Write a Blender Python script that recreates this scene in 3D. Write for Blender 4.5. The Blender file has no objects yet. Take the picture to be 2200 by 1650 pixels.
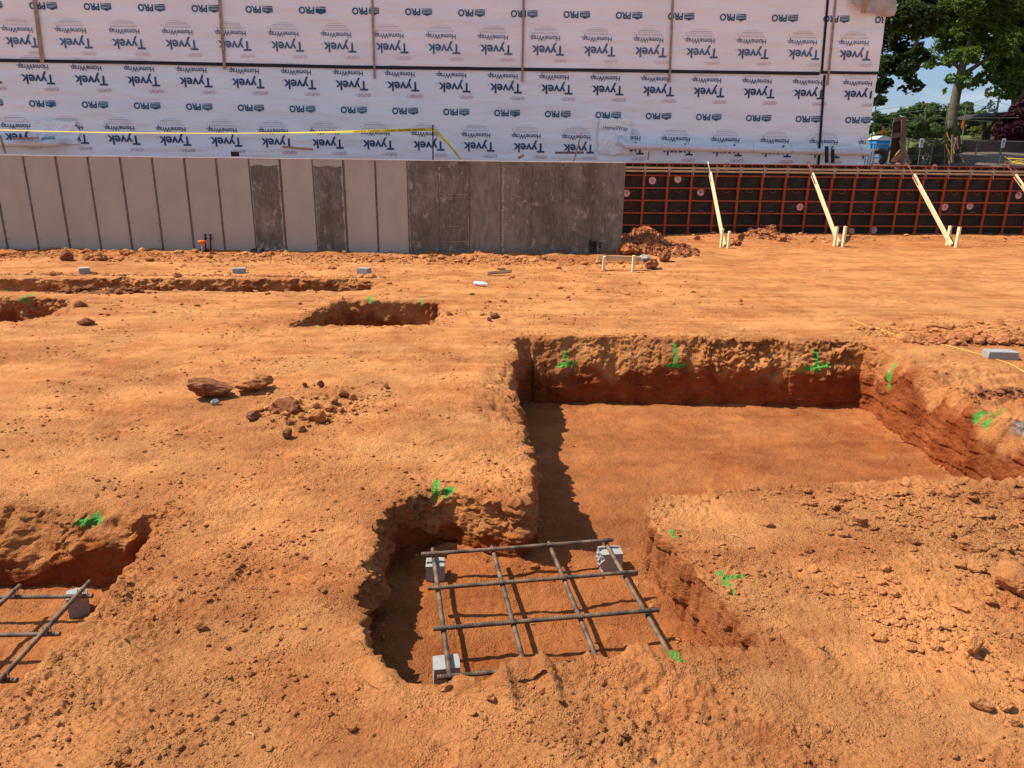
import bpy, math, random
import numpy as np
from mathutils import Vector, Matrix
R = math.radians
sc = bpy.context.scene
C = sc.collection
rng = np.random.default_rng(7)
random.seed(7)

# ------------------------------------------------------------------ camera, world, sun, exposure
EYE = 1.95
FPX = 1589.0
_p, _yw, _ro = R(17.3), R(1.5), R(0.7)
_f = np.array([math.sin(_yw) * math.cos(_p), math.cos(_yw) * math.cos(_p), -math.sin(_p)])
_r0 = np.array([math.cos(_yw), -math.sin(_yw), 0.0])
_u0 = np.cross(_r0, _f)
_r = _r0 * math.cos(_ro) + _u0 * math.sin(_ro)
_u = np.cross(_r, _f)
cam_d = bpy.data.cameras.new('camera')
cam = bpy.data.objects.new('camera', cam_d)
C.objects.link(cam)
cam_d.sensor_width = 36.0
cam_d.lens = FPX / 2200 * 36.0
cam_d.clip_start = 0.05
cam_d.clip_end = 2000
M = Matrix(((_r[0], _u[0], -_f[0], 0), (_r[1], _u[1], -_f[1], 0), (_r[2], _u[2], -_f[2], EYE), (0, 0, 0, 1)))
cam.matrix_world = M
sc.camera = cam

def ray(x, y): return _f * FPX + _r * (x - 1100) - _u * (y - 825)
def AZ(x, y, z=0.0):                       # the point at height z seen at a photo pixel
    d = ray(x, y); t = (z - EYE) / d[2]; return np.array([0, 0, EYE]) + d * t
def AY(x, y, Y):                           # the point at distance Y seen at a photo pixel
    d = ray(x, y); t = Y / d[1]; return np.array([0, 0, EYE]) + d * t

SUN = Vector((-0.72, 0.125, 1.0)).normalized()
world = bpy.data.worlds.new('World'); sc.world = world
world.use_nodes = True
nt = world.node_tree; nt.nodes.clear()
o_ = nt.nodes.new('ShaderNodeOutputWorld'); bg = nt.nodes.new('ShaderNodeBackground')
sky = nt.nodes.new('ShaderNodeTexSky'); sky.sky_type = 'NISHITA'; sky.sun_disc = False
sky.sun_elevation = math.asin(SUN.z)
sky.sun_rotation = math.atan2(SUN.x, SUN.y)
sky.air_density = 1.2; sky.dust_density = 0.6; sky.ozone_density = 2.5
bg.inputs['Strength'].default_value = 0.104
tc = nt.nodes.new('ShaderNodeTexCoord'); mp = nt.nodes.new('ShaderNodeMapping')
mp.inputs['Scale'].default_value = (3.0, 3.0, 9.0)
mp.inputs['Location'].default_value = (0.35, 0.2, 0.4)
nz = nt.nodes.new('ShaderNodeTexNoise'); nz.inputs['Scale'].default_value = 1.6; nz.inputs['Detail'].default_value = 8; nz.inputs['Roughness'].default_value = 0.55
rp = nt.nodes.new('ShaderNodeValToRGB'); rp.color_ramp.elements[0].position = 0.50; rp.color_ramp.elements[1].position = 0.70
mx = nt.nodes.new('ShaderNodeMix'); mx.data_type = 'RGBA'
mx.inputs[7].default_value = (5.0, 5.4, 6.2, 1)
nt.links.new(tc.outputs['Generated'], mp.inputs['Vector']); nt.links.new(mp.outputs[0], nz.inputs['Vector'])
nt.links.new(nz.outputs['Fac'], rp.inputs[0]); nt.links.new(rp.outputs[0], mx.inputs[0])
sx_ = nt.nodes.new('ShaderNodeSeparateXYZ'); nt.links.new(tc.outputs['Generated'], sx_.inputs[0])
er = nt.nodes.new('ShaderNodeValToRGB'); er.color_ramp.elements[0].position = 0.0; er.color_ramp.elements[0].color = (.40, .52, .78, 1); er.color_ramp.elements[1].position = 0.42; er.color_ramp.elements[1].color = (1, 1, 1, 1)
nt.links.new(sx_.outputs['Z'], er.inputs[0]); sm = nt.nodes.new('ShaderNodeMix'); sm.data_type = 'RGBA'; sm.blend_type = 'MULTIPLY'; sm.inputs[0].default_value = 1.0
nt.links.new(sky.outputs[0], sm.inputs[6]); nt.links.new(er.outputs[0], sm.inputs[7])
nt.links.new(sm.outputs[2], mx.inputs[6]); nt.links.new(mx.outputs[2], bg.inputs['Color']); nt.links.new(bg.outputs[0], o_.inputs[0])
sd_ = bpy.data.lights.new('sun', 'SUN'); sd_.energy = 4.9; sd_.angle = R(0.53); sd_.color = (1.0, 0.94, 0.86)
sun = bpy.data.objects.new('sun', sd_); C.objects.link(sun)
sun.rotation_euler = (-SUN).to_track_quat('-Z', 'Y').to_euler()
sc.view_settings.view_transform = 'Standard'; sc.view_settings.look = 'None'
sc.view_settings.exposure = 0.57; sc.view_settings.gamma = 1.0
sc.cycles.max_bounces = 6; sc.cycles.diffuse_bounces = 4

# ------------------------------------------------------------------ noise
def _h(ix, iy, iz, seed):
    with np.errstate(over='ignore'):
        h = ix.astype(np.uint32) * np.uint32(374761393) + iy.astype(np.uint32) * np.uint32(668265263) + iz.astype(np.uint32) * np.uint32(2147483647 & 1442695041) + np.uint32((seed * 974634777) & 0xffffffff)
        h = (h ^ (h >> np.uint32(13))) * np.uint32(1274126177)
        h ^= h >> np.uint32(16)
        h = h * np.uint32(2246822519); h ^= h >> np.uint32(15)
    return h
def n2(x, y, seed=0):
    x = np.asarray(x, dtype=np.float64); y = np.asarray(y, dtype=np.float64)
    x0 = np.floor(x); y0 = np.floor(y); fx = x - x0; fy = y - y0
    ix = x0.astype(np.int64); iy = y0.astype(np.int64); z = np.zeros_like(ix)
    u = fx * fx * fx * (fx * (fx * 6 - 15) + 10); v = fy * fy * fy * (fy * (fy * 6 - 15) + 10)
    def g(dx, dy):
        a = _h(ix + dx, iy + dy, z, seed) * (2 * math.pi / 4294967296.0)
        return np.cos(a) * (fx - dx) + np.sin(a) * (fy - dy)
    a = g(0, 0) * (1 - u) + g(1, 0) * u; b = g(0, 1) * (1 - u) + g(1, 1) * u
    return (a * (1 - v) + b * v) * 1.4
def n3(x, y, z, seed=0):
    x0 = np.floor(x); y0 = np.floor(y); z0 = np.floor(z); fx = x - x0; fy = y - y0; fz = z - z0
    ix = x0.astype(np.int64); iy = y0.astype(np.int64); iz = z0.astype(np.int64)
    s = lambda t: t * t * t * (t * (t * 6 - 15) + 10)
    u, v, w = s(fx), s(fy), s(fz)
    def g(a, b, c):
        h = _h(ix + a, iy + b, iz + c, seed)
        gx = ((h & np.uint32(1023)) / 511.5 - 1); gy = (((h >> np.uint32(10)) & np.uint32(1023)) / 511.5 - 1); gz_ = (((h >> np.uint32(20)) & np.uint32(1023)) / 511.5 - 1)
        return gx * (fx - a) + gy * (fy - b) + gz_ * (fz - c)
    l = lambda a, b, t: a + (b - a) * t
    return l(l(l(g(0,0,0), g(1,0,0), u), l(g(0,1,0), g(1,1,0), u), v), l(l(g(0,0,1), g(1,0,1), u), l(g(0,1,1), g(1,1,1), u), v), w) * 1.3
def fb2(x, y, o=3, seed=0, gain=0.5):
    r, a, f = 0, 1, 1
    for i in range(o): r = r + a * n2(x * f, y * f, seed + i); a *= gain; f *= 2.03
    return r
def fb3(x, y, z, o=3, seed=0, gain=0.5):
    r, a, f = 0, 1, 1
    for i in range(o): r = r + a * n3(x * f, y * f, z * f, seed + i); a *= gain; f *= 2.03
    return r
def ss(a, b, x):
    t = np.clip((x - a) / (b - a), 0, 1); return t * t * (3 - 2 * t)

# ------------------------------------------------------------------ materials
def mat(name, col, rough=0.8, metal=0.0, var=0.12, scale=6.0, bump=0.0, bscale=40.0, stretch=(1, 1, 1), col2=None, detail=6, spec=0.3, lo=0.35, hi=0.65, bdist=0.01):
    m = bpy.data.materials.new(name); m.use_nodes = True
    t = m.node_tree; b = t.nodes['Principled BSDF']
    b.inputs['Roughness'].default_value = rough; b.inputs['Metallic'].default_value = metal
    b.inputs['Specular IOR Level'].default_value = spec
    tcn = t.nodes.new('ShaderNodeTexCoord'); mpn = t.nodes.new('ShaderNodeMapping'); mpn.inputs['Scale'].default_value = stretch
    t.links.new(tcn.outputs['Object'], mpn.inputs['Vector'])
    n = t.nodes.new('ShaderNodeTexNoise'); n.inputs['Scale'].default_value = scale; n.inputs['Detail'].default_value = detail
    t.links.new(mpn.outputs[0], n.inputs['Vector'])
    r = t.nodes.new('ShaderNodeValToRGB'); r.color_ramp.elements[0].position = lo; r.color_ramp.elements[1].position = hi
    c1 = tuple(max(0, c * (1 - var)) for c in col); c2 = col2 if col2 else tuple(min(1, c * (1 + var)) for c in col)
    r.color_ramp.elements[0].color = (*c1, 1); r.color_ramp.elements[1].color = (*c2, 1)
    t.links.new(n.outputs['Fac'], r.inputs[0]); t.links.new(r.outputs[0], b.inputs['Base Color'])
    if bump:
        n2_ = t.nodes.new('ShaderNodeTexNoise'); n2_.inputs['Scale'].default_value = bscale; n2_.inputs['Detail'].default_value = 5
        t.links.new(mpn.outputs[0], n2_.inputs['Vector'])
        bp = t.nodes.new('ShaderNodeBump'); bp.inputs['Strength'].default_value = bump; bp.inputs['Distance'].default_value = bdist
        t.links.new(n2_.outputs['Fac'], bp.inputs['Height']); t.links.new(bp.outputs[0], b.inputs['Normal'])
    return m

def soil_material(name='red_clay_soil', use_attr=True):
    m = bpy.data.materials.new(name); m.use_nodes = True
    t = m.node_tree; N = t.nodes; L = t.links; b = N['Principled BSDF']
    b.inputs['Roughness'].default_value = 0.95; b.inputs['Specular IOR Level'].default_value = 0.12
    g = N.new('ShaderNodeNewGeometry')
    def noise(scale, detail=5, rough=0.55, vec=None, st=None):
        n = N.new('ShaderNodeTexNoise'); n.inputs['Scale'].default_value = scale; n.inputs['Detail'].default_value = detail; n.inputs['Roughness'].default_value = rough
        src = g.outputs['Position']
        if st:
            mm = N.new('ShaderNodeMapping'); mm.inputs['Scale'].default_value = st; L.new(src, mm.inputs[0]); src = mm.outputs[0]
        L.new(src, n.inputs['Vector']); return n.outputs['Fac']
    def ramp(inp, a, b_, c1=(0, 0, 0, 1), c2=(1, 1, 1, 1)):
        r = N.new('ShaderNodeValToRGB'); r.color_ramp.elements[0].position = a; r.color_ramp.elements[1].position = b_
        r.color_ramp.elements[0].color = c1; r.color_ramp.elements[1].color = c2; L.new(inp, r.inputs[0]); return r.outputs[0]
    def mixc(fac, a, b_, blend='MIX'):
        x = N.new('ShaderNodeMix'); x.data_type = 'RGBA'; x.blend_type = blend
        for i, v in ((0, fac), (6, a), (7, b_)):
            if isinstance(v, (tuple, float, int)): x.inputs[i].default_value = v
            else: L.new(v, x.inputs[i])
        return x.outputs[2]
    def math_(op, a, b_=None):
        x = N.new('ShaderNodeMath'); x.operation = op
        for i, v in ((0, a), (1, b_)):
            if v is None: continue
            if isinstance(v, (float, int)): x.inputs[i].default_value = v
            else: L.new(v, x.inputs[i])
        return x.outputs[0]
    dry = (*SOIL_DRY, 1); pale = (*SOIL_PALE, 1); red = (*SOIL_RED, 1); brown = (*SOIL_BROWN, 1)
    big = ramp(noise(0.9, 6, 0.6, st=(1, 1.6, 1)), 0.42, 0.62)
    med = ramp(noise(7, 7, 0.62, st=(0.7, 1.3, 1)), 0.36, 0.66)
    fine = ramp(noise(70, 5, 0.7), 0.30, 0.72)
    strk = ramp(noise(2.4, 9, 0.6, st=(0.22, 1.9, 1)), 0.47, 0.60)
    strk2 = ramp(noise(3.1, 9, 0.66, st=(0.3, 1.6, 1)), 0.52, 0.66)
    c = mixc(med, brown, dry)
    c = mixc(math_('MULTIPLY', big, 0.65), c, pale)
    sp_ = N.new('ShaderNodeSeparateXYZ'); L.new(g.outputs['Position'], sp_.inputs[0]); mr = N.new('ShaderNodeMapRange'); mr.inputs[1].default_value = 3.5; mr.inputs[2].default_value = 7.5; L.new(sp_.outputs['Y'], mr.inputs[0]); far_ = mr.outputs[0]
    pt1 = ramp(noise(1.7, 10, 0.68), 0.50, 0.60); pt2 = ramp(noise(2.3, 10, 0.7, st=(1, 1.2, 1)), 0.53, 0.63)
    c = mixc(math_('MULTIPLY', pt2, 0.5), c, (.30, .088, .025, 1)); c = mixc(math_('MULTIPLY', pt1, 0.35), c, pale)
    c = mixc(math_('MULTIPLY', math_('MULTIPLY', strk2, 0.5), far_), c, brown)
    c = mixc(math_('MULTIPLY', math_('MULTIPLY', strk, 0.6), far_), c, pale)
    c = mixc(math_('MULTIPLY', fine, 0.38), c, pale)
    sp = N.new('ShaderNodeTexVoronoi'); sp.inputs['Scale'].default_value = 55; L.new(g.outputs['Position'], sp.inputs['Vector'])
    spec_ = ramp(sp.outputs['Distance'], 0.06, 0.2, (1, 1, 1, 1), (0, 0, 0, 1))
    c = mixc(math_('MULTIPLY', spec_, math_('MULTIPLY', ramp(noise(9, 3), 0.5, 0.7), 0.5)), c, (*[min(1, v * 1.25) for v in SOIL_PALE], 1))
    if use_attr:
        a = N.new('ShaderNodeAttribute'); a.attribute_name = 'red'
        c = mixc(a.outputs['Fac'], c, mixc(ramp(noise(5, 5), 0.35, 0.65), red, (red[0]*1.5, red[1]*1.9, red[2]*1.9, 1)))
        a3 = N.new('ShaderNodeAttribute'); a3.attribute_name = 'grey'
        c = mixc(a3.outputs['Fac'], c, mixc(ramp(noise(25, 5), 0.4, 0.6), (.12, .09, .07, 1), (.38, .30, .24, 1)))
        a2 = N.new('ShaderNodeAttribute'); a2.attribute_name = 'paint'
        pf = ramp(math_('ADD', a2.outputs['Fac'], math_('ADD', math_('MULTIPLY', math_('SUBTRACT', noise(45, 5, .7), 0.5), 1.8), math_('MULTIPLY', math_('SUBTRACT', noise(160, 3, .7), 0.5), 1.4))), 0.48, 0.78)
        pf = math_('MULTIPLY', pf, 0.86)
        c = mixc(pf, c, (0.05, 0.42, 0.06, 1))
    L.new(c, b.inputs['Base Color'])
    # relief: grains, crumbs and small cracks
    vo = N.new('ShaderNodeTexVoronoi'); vo.inputs['Scale'].default_value = 95; vo.inputs['Randomness'].default_value = 1; L.new(g.outputs['Position'], vo.inputs['Vector'])
    crumb = math_('MULTIPLY', ramp(vo.outputs['Distance'], 0.0, 0.55, (1, 1, 1, 1), (0, 0, 0, 1)), ramp(noise(6, 4), 0.42, 0.62))
    h = math_('ADD', math_('MULTIPLY', crumb, 0.7), math_('MULTIPLY', noise(38, 8, 0.68), 2.0))
    h = math_('ADD', h, math_('MULTIPLY', noise(260, 3, 0.6), 0.35))
    bp = N.new('ShaderNodeBump'); bp.inputs['Strength'].default_value = 1.0; bp.inputs['Distance'].default_value = 0.020
    smooth_ = ramp(noise(1.3, 6, 0.6), 0.40, 0.58)
    h = math_('MULTIPLY', h, math_('ADD', math_('MULTIPLY', smooth_, 0.50), 0.60))
    L.new(h, bp.inputs['Height'])
    vo2 = N.new('ShaderNodeTexNoise'); vo2.inputs['Scale'].default_value = 9; vo2.inputs['Detail'].default_value = 8; vo2.inputs['Roughness'].default_value = 0.6
    m3 = N.new('ShaderNodeMapping'); m3.inputs['Scale'].default_value = (0.6, 1.5, 1.0); L.new(g.outputs['Position'], m3.inputs[0]); L.new(m3.outputs[0], vo2.inputs['Vector'])
    bp2 = N.new('ShaderNodeBump'); bp2.inputs['Strength'].default_value = 0.55; bp2.inputs['Distance'].default_value = 0.035
    L.new(vo2.outputs['Fac'], bp2.inputs['Height']); L.new(bp2.outputs[0], bp.inputs['Normal'])
    L.new(bp.outputs[0], b.inputs['Normal'])
    return m
SOIL_DRY = (.50, .172, .048); SOIL_PALE = (.67, .305, .105); SOIL_RED = (.225, .046, .010); SOIL_BROWN = (.37, .110, .031)  # SOIL_RED: redder subsoil, darkened further so the colour holds the pit walls' shade
m_soil = soil_material()
m_clod = soil_material('clay_clods', False)
m_clod_red = mat('crumbly_red_clay', (.33, .098, .034), .95, var=.3, scale=14, col2=(.50, .19, .075), bump=1.0, bscale=26, bdist=.05, spec=.1, detail=9)
m_clod_dark = mat('dark_damp_clay', (.22, .078, .032), .95, var=.35, scale=25, bump=.8, bscale=60, spec=.1)
m_clod_grey = mat('grey_rubble', (.32, .27, .23), .9, var=.4, scale=20, bump=.8, bscale=50)
m_block = mat('concrete_block_grey', (.30, .29, .27), .9, var=.12, scale=90, bump=.35, bscale=220, bdist=.004)
m_conc = mat('concrete_light', (.42, .385, .32), .85, var=.07, scale=2.2, bump=.15, bscale=20, stretch=(1, 1, .6))
m_concd = mat('concrete_dark', (.165, .145, .108), .9, var=.28, scale=16, bump=.3, bscale=18, stretch=(2.0, 2.0, .5), col2=(.205, .187, .145), lo=.36, hi=.72, detail=12)
m_concm = mat('concrete_mottled', (.22, .198, .155), .9, var=.25, scale=6, bump=.3, bscale=18, stretch=(2.2, 2.2, .6), col2=(.27, .225, .19), detail=9)
def blotchy(m, scale, col, lo=.54, hi=.68, amt=.7, st=(1, 1, .7), seed=0.0):
    t = m.node_tree; b = t.nodes['Principled BSDF']; src = b.inputs['Base Color'].links[0].from_socket
    tcn = t.nodes.new('ShaderNodeTexCoord'); mp_ = t.nodes.new('ShaderNodeMapping'); mp_.inputs['Scale'].default_value = st; mp_.inputs['Location'].default_value = (seed, seed, seed)
    t.links.new(tcn.outputs['Object'], mp_.inputs[0]); n = t.nodes.new('ShaderNodeTexNoise'); n.inputs['Scale'].default_value = scale; n.inputs['Detail'].default_value = 13; n.inputs['Roughness'].default_value = .68
    t.links.new(mp_.outputs[0], n.inputs['Vector']); r_ = t.nodes.new('ShaderNodeValToRGB'); r_.color_ramp.elements[0].position = lo; r_.color_ramp.elements[1].position = hi; r_.color_ramp.elements[1].color = (amt, amt, amt, 1)
    t.links.new(n.outputs['Fac'], r_.inputs[0]); x = t.nodes.new('ShaderNodeMix'); x.data_type = 'RGBA'; t.links.new(r_.outputs[0], x.inputs[0]); t.links.new(src, x.inputs[6]); x.inputs[7].default_value = (*col, 1); t.links.new(x.outputs[2], b.inputs['Base Color'])
blotchy(m_concd, 1.3, (.27, .235, .20), .49, .62, .8); blotchy(m_concd, 1.8, (.085, .07, .055), .48, .64, .7, (1, 1, .5), 5.0); blotchy(m_concd, 6, (.37, .32, .275), .56, .63, .75, (1, 1, .7), 9.0)
blotchy(m_concm, 2.5, (.11, .09, .075), .55, .68, .7, (1, 1, .6), 3.0); blotchy(m_conc, 1.1, (.37, .345, .295), .45, .65, .6); blotchy(m_conc, 7, (.47, .44, .38), .62, .75, .5, (1, 1, .5), 4.0)
m_seam = mat('concrete_seam', (.135, .11, .095), .95, var=.3, scale=12, bump=.5, bscale=40)
m_cstreak = mat('concrete_efflorescence', (.36, .31, .27), .95, var=.3, scale=30)
m_ctop = mat('concrete_top', (.55, .48, .42), .9, var=.15, scale=10)
m_wrap_lo = mat('house_wrap_lower', (.79, .865, .885), .55, var=.05, scale=.8, bump=.5, bscale=1.6, stretch=(.5, 1, 2.2), bdist=.11, detail=4)
m_wrap_up = mat('house_wrap_upper', (.86, .865, .86), .55, var=.05, scale=.9, bump=.5, bscale=1.5, stretch=(.45, 1, 2.6), bdist=.11, detail=4)
m_navy = mat('print_navy', (.035, .075, .155), .7, var=.15)
m_navy_f = mat('print_navy_faded', (.085, .16, .25), .7, var=.15)
m_pro = mat('print_blue', (.02, .11, .19), .7, var=.15)
m_pink = mat('print_faded_red', (.50, .27, .30), .7, var=.2, scale=20)
m_pink_f = mat('print_very_faded_red', (.66, .50, .50), .7, var=.1, scale=20)
m_fine = mat('print_grey', (.46, .47, .50), .7, var=.1)
m_tape = mat('black_seam_tape', (.012, .014, .02), .6, var=.2)
m_batten = mat('weathered_lath', (.36, .25, .17), .85, var=.3, scale=8, stretch=(5, 5, 1), bump=.3)
m_pine = mat('fresh_pine', (.74, .60, .34), .75, var=.14, scale=5, stretch=(6, 6, 1), bump=.2, bscale=30)
m_pine2 = mat('waler_pine', (.56, .39, .20), .75, var=.2, scale=4, stretch=(1, 8, 8), bump=.2)
m_board = mat('brown_board', (.40, .24, .12), .8, var=.25, scale=6, stretch=(1, 6, 6), bump=.3)
m_darkwood = mat('dark_timber', (.045, .028, .022), .9, var=.5, scale=5, stretch=(6, 6, 1), bump=.5)
m_greywood = mat('grey_timber', (.16, .125, .10), .9, var=.3, scale=5, stretch=(6, 6, 1), bump=.3)
m_orange = mat('orange_steel', (.32, .062, .020), .6, var=.25, scale=14, bump=.15)
m_ply = mat('black_form_face', (.013, .007, .007), .6, var=.35, scale=3, col2=(.032, .018, .014))
m_ply2 = mat('brown_form_face', (.022, .010, .006), .6, var=.35, scale=3)
m_galv = mat('grey_steel', (.35, .34, .33), .5, metal=.5, var=.2)
m_redst = mat('red_oxide_steel', (.22, .06, .05), .6, var=.3, scale=20)
m_stk = mat('sticker_white', (.62, .47, .45), .6, var=.15, scale=20)
m_stkr = mat('sticker_red', (.42, .05, .04), .6)
m_rebar = mat('rusty_rebar', (.095, .07, .052), .65, metal=.2, var=.4, scale=14, col2=(.22, .135, .075), bump=.2, bscale=90)
m_black = mat('black_plastic', (.012, .012, .013), .5)
m_yellow = mat('caution_yellow', (.70, .50, .03), .5, var=.1)
m_pipe = mat('white_pvc', (.66, .66, .66), .4, var=.06)
m_whitep = mat('white_plastic', (.80, .80, .80), .45, var=.04)
m_bluep = mat('blue_plastic', (.015, .28, .68), .45, var=.06)
m_orangep = mat('safety_orange', (.90, .16, .02), .5, var=.05)
m_flap = mat('brown_paper_flap', (.50, .39, .32), .8, var=.15, scale=3, bump=.4, bscale=8)
m_clear = mat('bottle_plastic', (.75, .8, .82), .15, var=.05, spec=.6)
m_pinkr = mat('pink_ribbon', (.85, .15, .25), .5)
m_bark = mat('bark', (.14, .105, .075), .95, var=.4, scale=4, stretch=(4, 4, 1), bump=.8, bscale=12, bdist=.05)
m_grass = mat('grass', (.085, .10, .028), .95, var=.4, scale=1.5, bump=.5, bscale=20)
m_mulch = mat('mulch', (.12, .085, .06), .98, var=.4, scale=5, bump=.8, bscale=25)
m_redbrick = mat('brown_retaining_blocks', (.075, .035, .03), .9, var=.25, scale=6)
m_sign = mat('sign_white', (.62, .66, .64), .5, var=.05)
m_sdark = mat('sign_dark', (.05, .06, .06), .6)
m_pole = mat('netting_pole', (.16, .19, .10), .7, var=.2)
m_roof = mat('dark_roof', (.03, .022, .022), .8)

blotchy(m_ply, 2.4, (.075, .058, .05), .57, .70, .6); blotchy(m_ply2, 2.4, (.075, .055, .045), .57, .70, .5); blotchy(m_orange, 9, (.36, .22, .17), .60, .72, .6); blotchy(m_pine, 4, (.50, .33, .17), .56, .70, .6, (1, 1, .4)); blotchy(m_block, 9, (.42, .27, .16), .56, .70, .5)
def leaf_mat(name, c, var=.5):
    m = bpy.data.materials.new(name); m.use_nodes = True; t = m.node_tree; b = t.nodes['Principled BSDF']
    b.inputs['Roughness'].default_value = .55; b.inputs['Specular IOR Level'].default_value = .25
    g = t.nodes.new('ShaderNodeNewGeometry'); n = t.nodes.new('ShaderNodeTexNoise'); n.inputs['Scale'].default_value = 2.2; n.inputs['Detail'].default_value = 6
    t.links.new(g.outputs['Position'], n.inputs['Vector'])
    r = t.nodes.new('ShaderNodeValToRGB'); r.color_ramp.elements[0].position = .35; r.color_ramp.elements[1].position = .65
    r.color_ramp.elements[0].color = (c[0]*(1-var), c[1]*(1-var), c[2]*(1-var), 1); r.color_ramp.elements[1].color = (c[0]*(1+var), c[1]*(1+var), c[2]*(1+var*.6), 1)
    t.links.new(n.outputs['Fac'], r.inputs[0]); t.links.new(r.outputs[0], b.inputs['Base Color'])
    tr = t.nodes.new('ShaderNodeBsdfTranslucent'); t.links.new(r.outputs[0], tr.inputs['Color'])
    ms = t.nodes.new('ShaderNodeMixShader'); ms.inputs[0].default_value = .42
    t.links.new(b.outputs[0], ms.inputs[1]); t.links.new(tr.outputs[0], ms.inputs[2]); t.links.new(ms.outputs[0], t.nodes['Material Output'].inputs[0])
    return m
m_leaf_a = leaf_mat('maple_leaves', (.105, .160, .024))
m_leaf_b = leaf_mat('dark_leaves', (.040, .064, .018))
m_leaf_c = leaf_mat('far_leaves', (.085, .125, .040), .45)
m_leaf_p = leaf_mat('plum_leaves', (.042, .010, .018), .5)
m_leaf_s = leaf_mat('shrub_leaves', (.13, .14, .028), .5)
m_leaf_d = leaf_mat('pine_needles', (.04, .065, .04), .3)

# ------------------------------------------------------------------ object helpers
def tag(o, label=None, cat=None, group=None, kind=None):
    if label: o['label'] = label
    if cat: o['category'] = cat
    if group: o['group'] = group
    if kind: o['kind'] = kind
    return o
def empty(name, loc, label, cat, group=None, rz=0.0):
    o = bpy.data.objects.new(name, None); C.objects.link(o); o.location = tuple(float(v) for v in loc); o.rotation_euler = (0, 0, rz)
    o.empty_display_size = .1
    return tag(o, label, cat, group)
def mk(name, V, Fc, mats, midx=None, parent=None, smooth=False, attrs=None):
    V = np.asarray(V, dtype=np.float32); me = bpy.data.meshes.new(name)
    if isinstance(Fc, np.ndarray):
        k = Fc.shape[1]; nf = Fc.shape[0]
        me.vertices.add(len(V)); me.vertices.foreach_set('co', V.ravel())
        me.loops.add(nf * k); me.loops.foreach_set('vertex_index', Fc.astype(np.int32).ravel())
        me.polygons.add(nf); me.polygons.foreach_set('loop_start', np.arange(0, nf * k, k, dtype=np.int32))
    else:
        me.from_pydata(V.tolist(), [], Fc); nf = len(Fc)
    if not isinstance(mats, (list, tuple)): mats = [mats]
    for m in mats: me.materials.append(m)
    if midx is not None: me.polygons.foreach_set('material_index', np.asarray(midx, dtype=np.int32))
    me.polygons.foreach_set('use_smooth', np.full(nf, bool(smooth)))
    if attrs:
        for k_, a in attrs.items():
            at = me.attributes.new(k_, 'FLOAT', 'POINT'); at.data.foreach_set('value', np.asarray(a, dtype=np.float32))
    me.update(calc_edges=True); me.validate()
    o = bpy.data.objects.new(name, me); C.objects.link(o)
    if parent: o.parent = parent
    return o
class MB:
    def __init__(s, origin=(0, 0, 0)): s.V = []; s.F = []; s.M = []; s.o = np.array(origin, dtype=float)
    def add(s, V, F, m=0):
        n = len(s.V); s.V += [tuple(np.asarray(v, dtype=float) - s.o) for v in V]; s.F += [tuple(i + n for i in f) for f in F]; s.M += [m] * len(F); return s
    def box(s, a, b, m=0):
        x0, y0, z0 = a; x1, y1, z1 = b
        return s.add([(x0,y0,z0),(x1,y0,z0),(x1,y1,z0),(x0,y1,z0),(x0,y0,z1),(x1,y0,z1),(x1,y1,z1),(x0,y1,z1)],
                     [(0,3,2,1),(4,5,6,7),(0,1,5,4),(1,2,6,5),(2,3,7,6),(3,0,4,7)], m)
    def beam(s, p, q, w, h, up=(0, 0, 1), m=0):
        p = np.array(p, float); q = np.array(q, float); d = q - p; d /= np.linalg.norm(d); up = np.array(up, float)
        if abs(d @ up) > .98: up = np.array((0, 1.0, 0))
        a = np.cross(d, up); a /= np.linalg.norm(a); b = np.cross(a, d)
        vs = [p + a*i*w/2 + b*j*h/2 for i, j in ((-1,-1),(1,-1),(1,1),(-1,1))] + [q + a*i*w/2 + b*j*h/2 for i, j in ((-1,-1),(1,-1),(1,1),(-1,1))]
        return s.add(vs, [(0,1,2,3),(7,6,5,4),(0,4,5,1),(1,5,6,2),(2,6,7,3),(3,7,4,0)], m)
    def tube(s, pts, r, n=8, m=0, cap=True):
        pts = [np.array(p, float) for p in pts]; rs = r if isinstance(r, (list, tuple)) else [r] * len(pts)
        V = []; F = []; prev = None
        for i, p in enumerate(pts):
            d = pts[min(i+1, len(pts)-1)] - pts[max(i-1, 0)]; d /= (np.linalg.norm(d) + 1e-9)
            a = np.cross(d, (0, 0, 1.0)) if prev is None else prev - d * (prev @ d)
            if np.linalg.norm(a) < 1e-3: a = np.cross(d, (0, 1.0, 0))
            a /= np.linalg.norm(a); prev = a; b = np.cross(d, a)
            V += [p + (a * math.cos(2*math.pi*k/n) + b * math.sin(2*math.pi*k/n)) * rs[i] for k in range(n)]
        for i in range(len(pts) - 1):
            for k in range(n): F.append((i*n+k, i*n+(k+1)%n, (i+1)*n+(k+1)%n, (i+1)*n+k))
        if cap: F.append(tuple(range(n-1, -1, -1))); F.append(tuple((len(pts)-1)*n + k for k in range(n)))
        return s.add(V, F, m)
    def disc(s, c, r, n=24, m=0, y=0):   # facing -Y
        return s.add([(c[0] + r*math.cos(2*math.pi*k/n), c[1] - y, c[2] + r*math.sin(2*math.pi*k/n)) for k in range(n)], [tuple(range(n))], m)
    def build(s, name, mats, parent=None, smooth=False, bevel=0):
        o = mk(name, s.V, s.F, mats, s.M, parent, smooth)
        if bevel:
            b = o.modifiers.new('b', 'BEVEL'); b.width = bevel; b.segments = 2; b.limit_method = 'ANGLE'
        return o

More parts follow.
